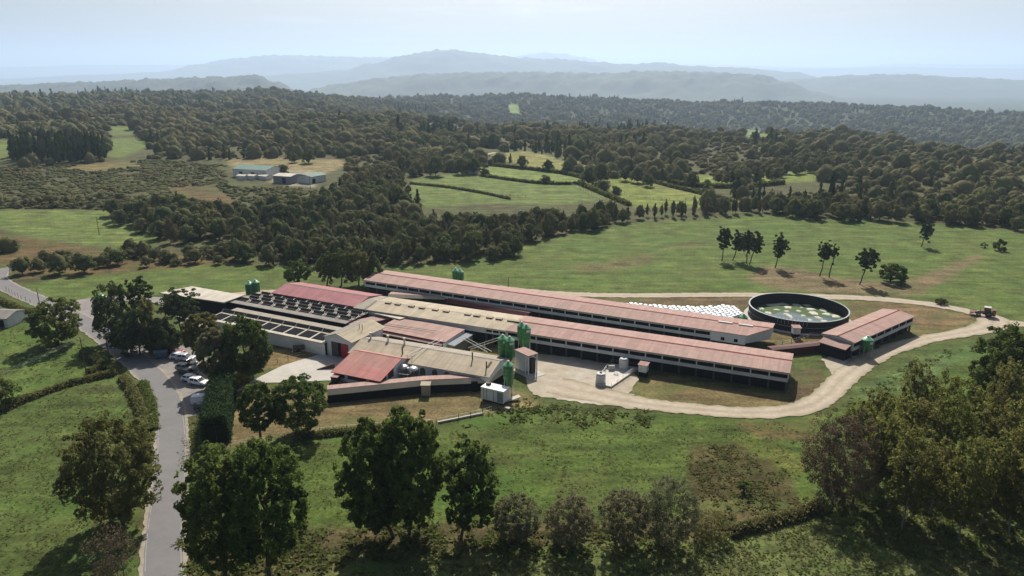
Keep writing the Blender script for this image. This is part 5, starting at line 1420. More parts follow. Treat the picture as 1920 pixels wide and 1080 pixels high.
def near_tree(name, label, base, x0, x1, top, bot, mat, kind='round', leaves=9000, leaf=0.32, cat='tree', group=None, trunks=1, bark=None, seed=None, fill=0.55, clumps=None,
              lobes=0.18, rc=(0.18, 0.32), trunk_r=0.26, lean=0.0, depth_k=1.0, aspect=1.0, hue=0.0, flat=0.5):
    """base: photograph pixel of the foot; crown between columns x0..x1 and rows top..bot"""
    g = G(*base); d = depth(g)
    seed = seed if seed is not None else int(base[0]*7+base[1]*13)
    rng = np.random.default_rng(seed); random.seed(seed)
    w = (x1-x0)*d/FPX
    cx = ((x0+x1)/2-base[0])*d/FPX
    zt, zb = top_z(g, top)-g.z, max(0.15, top_z(g, bot)-g.z)
    T = thing(name, label, cat, g, 0.0, group)
    rx, rz = w/2, (zt-zb)/2; ce = Vector((cx, 0, (zt+zb)/2))
    clumps = clumps or 70
    sh = {'round': 'round', 'dome': 'dome', 'poplar': 'poplar', 'pine': 'round', 'cone': 'cone'}[kind]
    P, Nn, tt = crown_cloud(rng, clumps, max(6, leaves//clumps), fill, rc, lobes, 0.8 if kind != 'pine' else 0.5, sh)
    q = np.quantile(np.hypot(P[:, 0], P[:, 1]), 0.985); z0, z1 = np.quantile(P[:, 2], 0.005), np.quantile(P[:, 2], 0.995)
    P = P/np.array([q, q, 1]); P[:, 2] = (P[:, 2]-z0)/(z1-z0)*2-1
    S = np.array([rx, rx*depth_k, rz])
    V, F = leaf_quads(P*S+np.array(ce), Nn, leaf, rng, aspect, flat)
    keep = P[:, 2]*S[2]+ce.z > 0.05
    if kind == 'round': keep &= (P**2).sum(1) < 1.12+0.16*np.sin(5*np.arctan2(P[:, 1], P[:, 0])+seed)*np.cos(4*P[:, 2]+seed)
    V = V.reshape(-1, 4, 3)[keep].reshape(-1, 3); F = np.arange(len(V)).reshape(-1, 4); tt = tt[keep]
    me = np_mesh('crown', V, F, [mat], face_attr={'tint': tt, 'hue': np.full(len(tt), hue)})
    link_mesh('crown', me, T)
    mb = MB()
    for k in range(trunks):
        ox = (k-(trunks-1)/2)*rx*0.55; fx = ox*0.45
        a = (fx, random.uniform(-.2, .2), -0.3); mid = (ce.x*0.7+ox*0.7+lean, random.uniform(-.3, .3), max(zb+0.3*rz, 0.6))
        e = limb_mesh(mb, a, mid, trunk_r, trunk_r*0.72, 4, 0.03, 9)
        top_p = limb_mesh(mb, e, (ce.x+ox, 0, ce.z+rz*0.55), trunk_r*0.7, trunk_r*0.2, 5, 0.05, 7)
        for j in range(7):
            t = random.uniform(0, 0.75); s = e.lerp(top_p, t); an = random.uniform(0, 6.28); q = random.uniform(.5, .8)
            limb_mesh(mb, s, (ce.x+ox+rx*q*math.cos(an), rx*q*depth_k*math.sin(an), s.z+rz*random.uniform(0.15, 0.7)*(1-t)), trunk_r*0.38*(1-t*0.5), trunk_r*0.08, 3, 0.08, 5)
    mb.build('trunk', bark or m_bark, T, smooth=True)
    return T

# --- tall dark trees of the near foreground
fg = 'tall drooping trees in the foreground'
near_tree('broadleaf_tree', 'big dark drooping tree beside the road at the bottom, left trunk of the pair', (424, 1078), 352, 500, 845, 1060, l_euc, 'round', 40000, 0.31, group=fg, clumps=420, lobes=0.16, fill=0.45, rc=(.07,.15), trunk_r=.3, hue=0.1)
near_tree('broadleaf_tree', 'big dark drooping tree near the bottom, right trunk of the pair beside the road', (505, 1082), 430, 587, 828, 1050, l_euc, 'round', 40000, 0.31, group=fg, clumps=420, lobes=0.16, fill=0.45, rc=(.07,.15), trunk_r=.3, seed=22)
near_tree('broadleaf_tree', 'small dark tree top showing behind the big roadside pair', (402, 905), 372, 438, 828, 895, l_oak, 'round', 4000, 0.34, clumps=40)
near_tree('broadleaf_tree', 'tallest dark tree in the centre foreground, left half of the double crown', (738, 1008), 640, 775, 790, 990, l_euc, 'round', 40000, 0.31, group=fg, clumps=420, lobes=0.16, fill=0.45, rc=(.07,.15), trunk_r=.3, seed=5)
near_tree('broadleaf_tree', 'tallest dark tree in the centre foreground, right half of the double crown', (768, 1000), 700, 842, 766, 985, l_euc, 'round', 44000, 0.31, group=fg, clumps=420, lobes=0.16, fill=0.45, rc=(.07,.15), trunk_r=.3, trunks=1, seed=9)
near_tree('broadleaf_tree', 'slimmer dark tree right of the double crown in the foreground', (864, 1006), 822, 942, 824, 985, l_euc, 'round', 28000, 0.30, group=fg, clumps=330, lobes=0.18, fill=0.45, rc=(.08,.16), trunk_r=.24, seed=31)
near_tree('broadleaf_tree', 'dense olive green tree at the left verge of the near road', (234, 985), 140, 308, 780, 978, l_oak, 'round', 40000, 0.30, clumps=420, lobes=0.14, fill=0.5, rc=(.07,.14), trunks=1, hue=0.35)
near_tree('bare_bush', 'brownish half bare bush at the bottom left of the road', (218, 1098), 165, 268, 985, 1092, l_brown, 'round', 5200, 0.20, cat='bush', clumps=120, fill=0.2, rc=(.12,.22), trunk_r=.08, trunks=3, aspect=0.5, flat=0.2)
near_tree('broadleaf_tree', 'wide pale leaved tree standing in the bend of the road', (110, 645), 60, 158, 562, 640, l_oak, 'round', 16000, 0.38, clumps=220, lobes=0.14, fill=0.5, rc=(.09,.17), hue=0.15, trunk_r=.35)
near_tree('round_tree', 'left one of two dark round trees in the front yard', (489, 830), 455, 523, 719, 806, l_oak, 'round', 14000, 0.30, group='two round yard trees', clumps=200, lobes=0.08, fill=0.6, rc=(.1,.18))
near_tree('round_tree', 'right one of two dark round trees in the front yard, wider crown', (554, 813), 514, 616, 709, 802, l_oak, 'round', 18000, 0.31, group='two round yard trees', clumps=240, lobes=0.1, fill=0.6, rc=(.1,.18))
near_tree('golden_tree', 'small clipped golden ball tree beside the conifer hedge', (457, 741), 437, 475, 701, 733, l_golden, 'dome', 2600, 0.26, clumps=40, fill=0.8, lobes=0.03, rc=(.18,.25), trunk_r=.1)
cg = 'broadleaf trees beside the parked cars'
near_tree('broadleaf_tree', 'brownish green tree above the parked cars, upper left of its cluster', (380, 682), 350, 424, 590, 664, l_oak, 'round', 20000, 0.40, group=cg, clumps=260, hue=0.6, lobes=0.1, fill=0.6, rc=(.1,.18))
near_tree('broadleaf_tree', 'paler olive tree in front of its cluster above the parked cars', (410, 722), 376, 446, 618, 704, l_willow, 'round', 20000, 0.40, group=cg, clumps=260, hue=0.2, lobes=0.1, fill=0.6, rc=(.1,.18))
near_tree('broadleaf_tree', 'dark green tree on the right of the cluster by the parked cars', (462, 712), 415, 513, 594, 706, l_oak, 'round', 26000, 0.40, group=cg, clumps=300, lobes=0.1, fill=0.6, rc=(.1,.18))
# dark conifer clump left of the farm
pg = 'conifer clump between the road and the farm'
near_tree('conifer', 'dense dark conifer at the left of the clump near the road', (222, 640), 182, 262, 532, 636, l_pine, 'dome', 14000, 0.36, group=pg, clumps=200, fill=0.55, lobes=.1, rc=(.1,.17))
near_tree('pine_tree', 'tall pine rising behind the conifer clump, open top', (271, 625), 247, 296, 520, 585, l_pine, 'pine', 7500, 0.34, group=pg, clumps=130, fill=.35, rc=(.1,.2), trunk_r=.22)
near_tree('broadleaf_tree', 'olive yellow topped tree in the conifer clump', (286, 655), 262, 308, 562, 640, l_oak, 'dome', 4500, 0.4, group=pg, clumps=46, hue=0.9)
near_tree('conifer', 'dark low conifer in the middle of the clump, in deep shade', (262, 665), 232, 296, 580, 662, l_pine, 'dome', 5500, 0.42, group=pg, clumps=50)
near_tree('conifer', 'dark low conifer at the right of the clump, near the cars', (312, 662), 285, 345, 596, 658, l_pine, 'dome', 5000, 0.42, group=pg, clumps=48)
near_tree('conifer', 'dark shrubby conifer low on the road side of the clump', (240, 664), 208, 272, 598, 660, l_pine, 'dome', 9000, 0.40, group=pg, clumps=120, fill=0.6, lobes=.1, rc=(.12,.2))
near_tree('conifer', 'dark shrubby conifer low on the parking side of the clump', (302, 660), 272, 334, 600, 656, l_pine, 'dome', 9000, 0.40, group=pg, clumps=120, fill=0.6, lobes=.1, rc=(.12,.2))
near_tree('pine_tree', 'spreading pine with open crown before the cream roofed shed', (346, 622), 304, 380, 539, 604, l_pine, 'pine', 9500, 0.36, group=pg, clumps=150, fill=.35, rc=(.1,.2), lobes=0.25, trunk_r=.2, trunks=2)
near_tree('round_tree', 'single round tree behind the open pens at the green strip', (563, 531), 533, 584, 489, 526, l_oak, 'dome', 7000, 0.42, clumps=110, fill=0.65, lobes=.06, rc=(.13,.2))
rg = 'dark trees behind the rose red barn'
for i, (bx_, a, b, t, bb, lb) in enumerate(((612, 596, 640, 474, 528, 'leftmost of the dark trees behind the rose red barn'), (640, 620, 668, 468, 526, 'second dark tree from the left behind the rose red barn'), (672, 652, 700, 470, 528, 'third dark tree from the left behind the rose red barn'), (701, 684, 721, 474, 527, 'rightmost narrow dark tree behind the rose red barn'))):
    near_tree('broadleaf_tree', lb, (bx_, 536), a, b, t, bb, l_oak, 'dome' if i < 3 else 'cone', 8000, 0.42, group=rg, clumps=120, fill=0.65, lobes=.06, rc=(.13,.2), hue=0.3 if i < 3 else 0)
near_tree('shrub', 'small round shrub right of the dark trees behind the rear barn', (731, 499), 720, 742, 484, 498, l_oak, 'dome', 900, 0.4, cat='shrub', clumps=16, hue=0.6)
for px, s in ((634, 'left'), (652, 'middle'), (687, 'right')):
    near_tree('shrub', 'light green shrub by the passage behind the rose barn, %s one' % s, (px, 552), px-8, px+8, 538, 551, l_weed, 'dome', 500, 0.4, cat='shrub', group='light green shrubs by the passage', clumps=10)
# pines and trees in the big right meadow
mg = 'open crowned pines in the right meadow'
pines = [(1353, 489, 1338, 1375, 427, 466, 'first pine from the left in the meadow row of four'), (1373, 490, 1368, 1398, 432, 470, 'second pine from the left in the meadow row of four'),
         (1400, 496, 1385, 1412, 432, 478, 'third pine from the left in the meadow row of four'), (1405, 497, 1396, 1434, 434, 474, 'fourth and widest pine of the meadow row of four'),
         (1453, 503, 1441, 1480, 437, 484, 'single pine standing just right of the row of four'), (1537, 518, 1525, 1562, 452, 490, 'left and fuller pine of the meadow pair'),
         (1555, 520, 1550, 1570, 458, 496, 'right and barer pine of the meadow pair'), (1611, 533, 1596, 1648, 466, 507, 'umbrella shaped pine beside the round meadow tree'),
         (1726, 464, 1718, 1748, 414, 452, 'pine at the far edge of the meadow before the woods')]
for i, (bx_, by, a, b, t, bb, lb) in enumerate(pines):
    near_tree('pine_tree', lb, (bx_, by), a+(b-a)*.06, b-(b-a)*.10, t, bb, l_pine, 'pine', 1500 if i == 6 else 5600, 0.42, group=mg, clumps=40 if i == 6 else 120, rc=(.13, .24), fill=0.25, lobes=0.3, trunk_r=.2, lean=0.15, seed=100+i)
near_tree('round_tree', 'low wide round tree right of the umbrella pine', (1669, 529), 1646, 1697, 495, 527, l_oak, 'dome', 4500, 0.46, clumps=50, fill=0.7, lobes=0.05)
near_tree('bush', 'round dark bush at the right edge of the far meadow', (1872, 471), 1861, 1884, 449, 469, l_oak, 'dome', 1500, 0.5, cat='bush', clumps=24)
near_tree('bush', 'small sparse bush left of the round bush in the far meadow', (1846, 465), 1838, 1853, 455, 464, l_oak, 'dome', 400, 0.4, cat='bush', clumps=10)
near_tree('bush', 'dark bush by the bend of the gravel track at the right', (1763, 570), 1752, 1776, 560, 569, l_oak, 'dome', 900, 0.4, cat='bush', clumps=16)
# willow bushes along the ditch
wg = 'grey-green bushes along the foreground ditch'
for i, (bx_, by, a, b, t, bb, mt, hu, lb) in enumerate(((970, 1012, 922, 1014, 932, 1008, l_willow, .0, 'pale grey feathery bush right of the slim dark tree'), (1064, 1022, 1018, 1114, 930, 1018, l_willow, .35, 'brownish round bush alone in the foreground ditch'),
        (1166, 1020, 1120, 1215, 920, 1014, l_willow, .6, 'dark green bush at the left of the bigger double bush'), (1250, 1022, 1196, 1306, 894, 1016, l_willow, .15, 'largest grey-green bush of the foreground ditch'),
        (1335, 1010, 1290, 1372, 965, 1008, l_weed, .6, 'low bush at the right end of the foreground ditch'))):
    near_tree('ditch_bush', lb, (bx_, by), a, b, t, bb, mt, 'round', 26000 if i < 4 else 6000, 0.22, cat='bush', group=wg, clumps=420, fill=0.4, rc=(.06, .13), lobes=0.07, trunk_r=.1, trunks=3, hue=hu, aspect=0.6, seed=60+i, flat=0.35)
near_tree('bush', 'dark round bush at the left edge by the hedge bank', (6, 762), -30, 37, 703, 758, l_oak, 'dome', 3500, 0.34, cat='bush', clumps=50)
near_tree('bush', 'green bush in the lower meadow scrub patch', (1395, 925), 1378, 1412, 905, 925, l_weed, 'dome', 900, 0.26, cat='bush', clumps=20)
# grove at the lower right
near_tree('bare_tree', 'dark brownish half bare tree at the left edge of the poplar grove', (1582, 945), 1494, 1640, 770, 940, l_brown, 'round', 36000, 0.24, clumps=420, fill=0.3, rc=(.07, .15), trunks=3, trunk_r=.14, hue=0.35, aspect=0.6)
near_tree('broadleaf_tree', 'tall very dark tree behind the poplar grove at the right edge', (1885, 800), 1800, 1940, 612, 785, l_oak, 'round', 34000, 0.36, clumps=340, lobes=0.2, fill=0.45, rc=(.08,.16))
near_tree('broadleaf_tree', 'dark tree at the far right rim above the gravel track', (1950, 690), 1905, 1995, 572, 680, l_oak, 'round', 8000, 0.42, clumps=80, lobes=0.2)
pop = [(1640, 935, 'thin sparse poplar behind the brown tree'), (1690, 990), (1742, 965), (1795, 1012), (1838, 985), (1890, 1000), (1950, 985), (1668, 880), (1722, 885), (1772, 905), (1826, 900), (1880, 905), (1935, 900), (1640, 850), (1700, 835), (1760, 840), (1815, 850), (1862, 845), (1930, 830), (1985, 900), (1990, 1010), (1600, 880), (1665, 950), (1915, 955)]
for i, q in enumerate(pop):
    bx_, by = q[0], q[1]
    g = G(bx_, by); s = pxm(g); hgt_m = 15.0+2.5*math.sin(i*2.3); rng_w = 7.2+1.0*math.sin(i*1.7)
    v = lambda z: 540+FPX*(((H-z)*CP-g.y*SP)/(g.y*CP+(H-z)*SP))
    near_tree('poplar_tree', 'slender yellowish poplar in the grove at the lower right', (bx_, by), bx_-rng_w/2*s+3, bx_+rng_w/2*s+3, v(hgt_m), v(3.0), l_poplar, 'round', 10500, 0.25, group='slender poplars of the lower right grove', clumps=240, fill=0.2, rc=(.08, .17), lobes=0.15, trunk_r=.13, bark=m_palebark, seed=200+i, hue=0.35*(i % 3)/2, flat=0.3)

# --- hedges: one leafy body along a line
def hedge(label, pts, w, h, mat, leaf=0.3, dens=60, name='hedge', cat='hedge', square=False, jit=0.25, hue=0.0):
    Q = [G(*q) for q in pts]; S = spline([(q.x, q.y, q.z) for q in Q], 0.5); o = Vector(S[0])
    T = thing(name, label, cat, o)
    rng = np.random.default_rng(int(pts[0][0]*3+pts[0][1])); n = len(S)
    N_ = int(n*0.5*dens)
    i = rng.integers(0, n, N_); t = np.gradient(S[:, :2], axis=0); t /= np.linalg.norm(t, axis=1)[:, None]+1e-9
    nr = np.stack([-t[:, 1], t[:, 0]], -1)
    hh = h*(1+0.22*wob(S[:, 0], S[:, 1], 4.0, 2)*(0.15 if square else 1)); ww = w*(1+0.25*wob(S[:, 0], S[:, 1], 5.0, 5)*(0.1 if square else 1))
    a = rng.uniform(-0.15, math.pi+0.15, N_)
    if square:
        c, s = np.cos(a), np.sin(a); k = 1/np.maximum(np.abs(c), np.abs(s)); px, pz = c*k, s*k
    else:
        px, pz = np.cos(a), np.sin(a)
    f = rng.uniform(0.75, 1.06, N_)+rng.normal(0, 0.05, N_)
    off = px*ww[i]/2*f; z = np.maximum(0.05, pz*hh[i]*f)
    P = np.column_stack([S[i, 0]+nr[i, 0]*off+rng.normal(0, jit, N_), S[i, 1]+nr[i, 1]*off+rng.normal(0, jit, N_), S[i, 2]+z])-np.array(o)
    Nn = np.column_stack([nr[i, 0]*px, nr[i, 1]*px, pz]); Nn /= np.linalg.norm(Nn, axis=1)[:, None]
    V, F = leaf_quads(P, Nn, leaf, rng, 1.0, 0.5)
    tint = np.clip(0.42+0.25*wob(P[:, 0]*1.0, P[:, 1]+P[:, 2], 2.2, 3)+rng.normal(0, .16, N_), 0, 1)
    link_mesh('foliage', np_mesh('foliage', V, F, [mat], face_attr={'tint': tint, 'hue': np.full(N_, hue)}), T)
    mb = MB()
    for k in range(0, n, 6): limb_mesh(mb, Vector(S[k])-o-Vector((0, 0, .2)), Vector(S[k])-o+Vector((0, 0, h*0.7)), 0.09, 0.04, 2, 0.1, 5)
    mb.build('stem', m_bark, T)
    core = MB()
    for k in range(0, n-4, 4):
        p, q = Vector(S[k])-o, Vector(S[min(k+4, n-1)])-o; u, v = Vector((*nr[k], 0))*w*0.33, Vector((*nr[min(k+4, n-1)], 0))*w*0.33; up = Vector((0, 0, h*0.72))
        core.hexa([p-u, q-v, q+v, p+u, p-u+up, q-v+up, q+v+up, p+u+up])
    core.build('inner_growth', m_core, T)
    return T
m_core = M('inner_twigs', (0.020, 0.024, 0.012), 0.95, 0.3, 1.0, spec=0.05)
hedge('tall clipped dark conifer hedge between parking area and front yard', [(406, 832), (411, 800), (416, 768), (421, 742)], 4.4, 5.2, l_hedge, 0.30, 1300, square=True, jit=0.12)
hedge('long dark hedge bank between the two left fields', [(0, 772), (60, 747), (130, 722), (215, 702)], 1.5, 1.1, l_oak, 0.3, 300, hue=0.7)
hedge('dark roadside hedge above the left field corner', [(168, 700), (196, 690), (216, 696)], 1.6, 1.2, l_oak, 0.3, 320, hue=0.5)
hedge('dark hedge down the left side of the road bend', [(232, 712), (252, 742), (266, 775), (272, 806)], 1.7, 1.3, l_weed, 0.3, 360, hue=0.7)
hedge('low weedy hedge on the verge left of the road', [(268, 720), (284, 760), (288, 806)], 1.5, 0.9, l_weed, 0.3, 240, hue=0.1)
hedge('clipped hedge lining the road left of the round tree', [(-20, 557), (20, 573), (62, 592)], 1.6, 1.2, l_oak, 0.35, 220, hue=0.5)
hedge('dark hedge in the shade by the roadside pole', [(160, 664), (176, 676), (196, 690)], 2.4, 1.8, l_oak, 0.34, 300, hue=0.2)
hedge('weedy hedge along the fence below the two round trees', [(560, 822), (640, 812), (720, 806)], 1.6, 1.0, l_weed, 0.26, 260, hue=0.3)
hedge('rough hedge continuing the ditch towards the brown tree', [(1370, 1000), (1430, 985), (1490, 968), (1540, 950)], 2.2, 1.3, l_weed, 0.28, 320, hue=0.6)

for lb, pts, w_, h_ in (('dark hedgerow between the two upper far meadows', [(905,331),(985,342),(1040,346),(1085,346)], 2.0, 1.6), ('dark hedgerow across the lower far meadow', [(770,346),(830,351),(900,362),(955,374)], 1.6, 1.1),
        ('curving hedgerow left of the yellow meadow', [(1085,346),(1130,366),(1180,386)], 2.4, 2.0), ('hedgerow below the brown upper meadow', [(925,312),(1000,320),(1060,328),(1110,340)], 2.6, 2.2), ('hedgerow at the right of the yellow meadow', [(1180,330),(1250,350),(1320,366),(1370,378)], 2.2, 1.8),
        ('long hedgerow in front of the far right meadows', [(1260,346),(1330,352),(1400,352),(1470,346)], 3.0, 2.6)):
    hedge(lb, pts, w_, h_, l_oak, 0.7, 46, hue=0.3)

# --- templates for the trees of the middle distance
def template(rng, kind):
    if kind == 'round': P, Nn, t = crown_cloud(rng, 26, 22, 0.72, (.22, .36), .14, 0.85, 'dome'); sz = .20
    elif kind == 'slender': P, Nn, t = crown_cloud(rng, 30, 18, 0.45, (.18, .30), .15, 0.9, 'poplar'); sz = .20
    elif kind == 'conifer': P, Nn, t = crown_cloud(rng, 34, 15, 0.35, (.14, .24), .1, 0.6, 'cone'); sz = .20
    else: P, Nn, t = crown_cloud(rng, 16, 22, 0.8, (.28, .45), .1, 0.8, 'dome'); sz = .26
    V, F = leaf_quads(P, Nn, sz, rng, 1.0, 0.62)
    z0 = {'round': 0.0, 'slender': 0.0, 'conifer': 0.0, 'bush': 0.0}[kind]
    zmin, zmax = (-0.62, 1.12) if kind in ('round', 'bush') else (-1.05, 1.12)
    lo = {'round': 0.10, 'slender': 0.12, 'conifer': 0.06, 'bush': 0.0}[kind]
    V[:, 2] = lo+(V[:, 2]-zmin)/(zmax-zmin)*(1-lo); V[:, :2] *= 0.45
    V[:, 2] = np.maximum(V[:, 2], 0.01)
    # core lump so the crown stays closed
    m = MB()
    pr = {'round': [(.10,.12),(.34,.34),(.36,.6),(.24,.84),(.05,.93)], 'bush': [(.2,.0),(.36,.3),(.34,.6),(.2,.82),(.05,.88)], 'slender': [(.08,.15),(.24,.35),(.24,.6),(.12,.85),(.02,.95)], 'conifer': [(.16,.08),(.26,.2),(.16,.5),(.06,.8),(.01,.95)]}[kind]
    m.lathe(pr, 9)
    cV = np.array(m.v); cF = []
    for f in m.f:
        f = list(f)
        if len(f) == 4: cF.append(f)
        else:
            for i in range(1, len(f)-1, 1): cF.append([f[0], f[i], f[i+1], f[i+1]])
    cF4 = [f for f in cF if len(set(f)) == 4]
    n0 = len(V)
    V = np.concatenate([V, cV*np.array([.88, .88, 1])]); F = np.concatenate([F, np.array(cF4)+n0])
    t = np.concatenate([t, np.full(len(cF4), 0.05)])
    # trunk as a thin box
    k = len(V); tb = MB().tube((0, 0, -0.03), (0, 0, 0.5), 0.022, 0.012, seg=5, cap=False)
    V = np.concatenate([V, np.array(tb.v)]); tF = np.array(tb.f)+k
    return V, F, t, tF

TR = np.random.default_rng(11)
KMAT = {'round': l_oak, 'slender': l_poplar, 'conifer': l_pine, 'bush': l_willow}
l_wood = leaf_mat('woodland_leaf', (0.065, 0.083, 0.029), (0.169, 0.194, 0.070), (0.188, 0.169, 0.080), 0.2)
l_birch = leaf_mat('birch_leaf', (0.081, 0.088, 0.036), (0.202, 0.202, 0.081), (0.231, 0.172, 0.091), 0.2)
l_scrubw = leaf_mat('scrub_leaf', (0.084, 0.094, 0.038), (0.174, 0.185, 0.081), (0.168, 0.143, 0.065), 0.25)
KMAT = {'round': l_wood, 'slender': l_birch, 'conifer': l_pine, 'bush': l_scrubw}
TEMPL = {k: [template(TR, k) for _ in range({'round': 6, 'slender': 4, 'conifer': 4, 'bush': 4}[k])] for k in KMAT}
TMESH = {}
for k, L_ in TEMPL.items():
    TMESH[k] = []
    for V, F, t, tF in L_:
        A = np.concatenate([F, tF]); mi = np.concatenate([np.zeros(len(F)), np.ones(len(tF))])
        TMESH[k].append(np_mesh(k+'_tree', V, A, [KMAT[k], m_bark], face_attr={'tint': np.concatenate([t, np.zeros(len(tF))]), 'hue': np.zeros(len(A))}, mat_idx=mi))

def wpoly(pts): return np.array(GP(pts))
def inside(P, poly): return in_poly(P[:, 0], P[:, 1], poly)
def scatter(poly, s, rng, jit=0.38):
    lo, hi = poly.min(0), poly.max(0)
    gx, gy = np.meshgrid(np.arange(lo[0], hi[0]+s, s), np.arange(lo[1], hi[1]+s, s*0.87))
    gx[1::2] += s/2
    P = np.stack([gx.ravel(), gy.ravel()], -1)+rng.uniform(-jit, jit, (gx.size, 2))*s
    return P[inside(P, poly)]

WOODS = [  # label, region of tree feet in photograph pixels, spacing, height range, width/height, mix of kinds
    ('tree of the dense wood behind the long barns', 'wood behind the long barns', [(440,497),(560,499),(640,503),(720,497),(790,495),(900,492),(960,486),(985,462),(1030,446),(1085,438),(1150,424),(1192,416),(1194,406),(1120,412),(1000,420),(900,424),(800,424),(720,418),(640,418),(560,430),(470,450),(440,470)], 5.8, (4.8, 9.8), (.75, 1.05), (('round', .58), ('slender', .30), ('bush', .12))),
    ('round tree in the hedge row left of the dense wood', 'hedge row trees left of the dense wood', [(30,512),(60,520),(130,515),(240,503),(330,500),(420,497),(440,490),(430,470),(330,470),(230,475),(120,487),(70,490)], 7.5, (3.5, 7.5), (.95, 1.3), (('round', .6), ('bush', .4))),
    ('round tree on the rim of the far left meadow', 'rim trees of the far left meadow', [(205,425),(262,432),(280,446),(300,456),(430,458),(470,450),(560,430),(640,412),(700,400),(640,385),(560,395),(480,410),(420,405),(330,400),(250,405),(205,405)], 8.0, (6, 11), (.85, 1.15), (('round', .85), ('slender', .15))),
    ('tree along the straight edge of the right meadow', 'edge trees of the right meadow', [(1195,414),(1260,410),(1340,406),(1440,402),(1450,394),(1340,398),(1200,405)], 4.6, (5.5, 8.5), (.5, .75), (('slender', .75), ('round', .25))),
    ('dark tree at the wood edge beyond the right meadow', 'wood edge beyond the right meadow', [(1450,402),(1500,410),(1600,418),(1700,422),(1800,424),(1900,432),(2000,436),(2000,400),(1900,398),(1800,396),(1700,392),(1600,390),(1450,386)], 6.8, (5.5, 9.5), (.85, 1.15), (('round', .8), ('conifer', .08), ('slender', .12))),
    ('tree beside the distant sheds', 'trees around the distant sheds', [(625,372),(660,385),(730,402),(770,398),(755,350),(790,326),(830,308),(800,300),(740,320),(680,332),(650,338),(628,356)], 8.5, (5.5, 9.5), (.8, 1.1), (('round', .8), ('conifer', .2))),
    ('dark tree standing in a hedge of the far meadows', 'hedge trees of the far meadows', [(1340,345),(1400,352),(1420,345),(1560,318),(1600,318),(1600,302),(1500,304),(1400,318),(1380,330)], 8.5, (6, 9), (.8, 1.1), (('round', .85), ('conifer', .15))),
    ('shrub on the dark heath slope at the left', 'shrubs of the left heath slope', [(0,392),(120,392),(230,392),(330,395),(320,375),(200,372),(0,378)], 6.0, (2.2, 4.2), (1.1, 1.6), (('bush', .7), ('round', .3))),
    ('tall dark conifer of the dense block at the left', 'dark conifer block at the left', [(22,305),(60,308),(120,310),(200,302),(205,290),(160,284),(60,286),(25,292)], 6.5, (15, 19), (.34, .46), (('conifer', 1.0),)),
]
LIST = []                                         # every tree of the middle distance: x, y, h, w, kind, label, group
for lab, grp, pts, sp, hr, wr, mix in WOODS:
    rng = np.random.default_rng(len(lab)*31+len(pts))
    for x, y in scatter(wpoly(pts), sp, rng):
        r = rng.random(); acc = 0
        for k, f in mix:
            acc += f
            if r <= acc: break
        h = rng.uniform(*hr)*(0.6 if k == 'bush' else 1.0); w = h*rng.uniform(*wr)*(0.6 if k == 'slender' else 1)*(1.5 if k == 'bush' else 1)
        LIST.append((x, y, h, w, k, lab, grp))
# single trees of the far meadows, each placed by itself
ONE = [(690,385,9,'round','isolated tree at the edge of the sheds clearing'),(532,384-55,7,'round','small dark tree behind the distant green shed'),(578,306,10,'round','round tree at the rear of the dirt clearing'),(552,305,7,'round','smaller round tree left of the clearing tree'),
       (784,402,12,'conifer','pointed dark conifer at the near corner of the far meadow'),(745,396,13,'round','big round tree left of the pointed conifer'),(817,330,13,'round','tall dark tree at the top left corner of the far meadow'),(866,327,11,'round','left one of two round trees shading the far house'),(888,327,11,'round','right one of two round trees shading the far house'),(909,330,5,'bush','small round bush right of the two house trees'),
       (979,316,9,'round','round tree on the brown upper meadow'),(1028,322,8,'round','small tree on the hedge below the brown meadow'),(1065,326,8.5,'round','dark round tree at the right of the brown meadow'),(1024,344,5,'bush','low bush on the fence line of the far meadow'),(1104,347,11,'round','dark tree at the corner of the yellow meadow'),(1126,342,12,'round','taller dark tree behind the yellow meadow corner'),(1132,358,6,'bush','dark bush below the corner trees of the yellow meadow'),(1155,364,4.5,'bush','small bush at the edge of the yellow meadow'),
       (1195,343,10,'round','umbrella topped tree in the right far meadow'),(1172,340,9,'round','round tree left of the umbrella topped tree'),(1215,350,8,'round','dark hedge tree beyond the yellow meadow'),(1296,352,9,'round','dark tree at the left end of the far right meadows'),(1324,372,8,'round','single dark tree with its shadow in the narrow far meadow')]
for px, py, h, k, lab in ONE:
    g = G(px, py); LIST.append((g.x, g.y, h, h*(0.95 if k == 'round' else 1.3 if k == 'bush' else .45), k, lab, None))

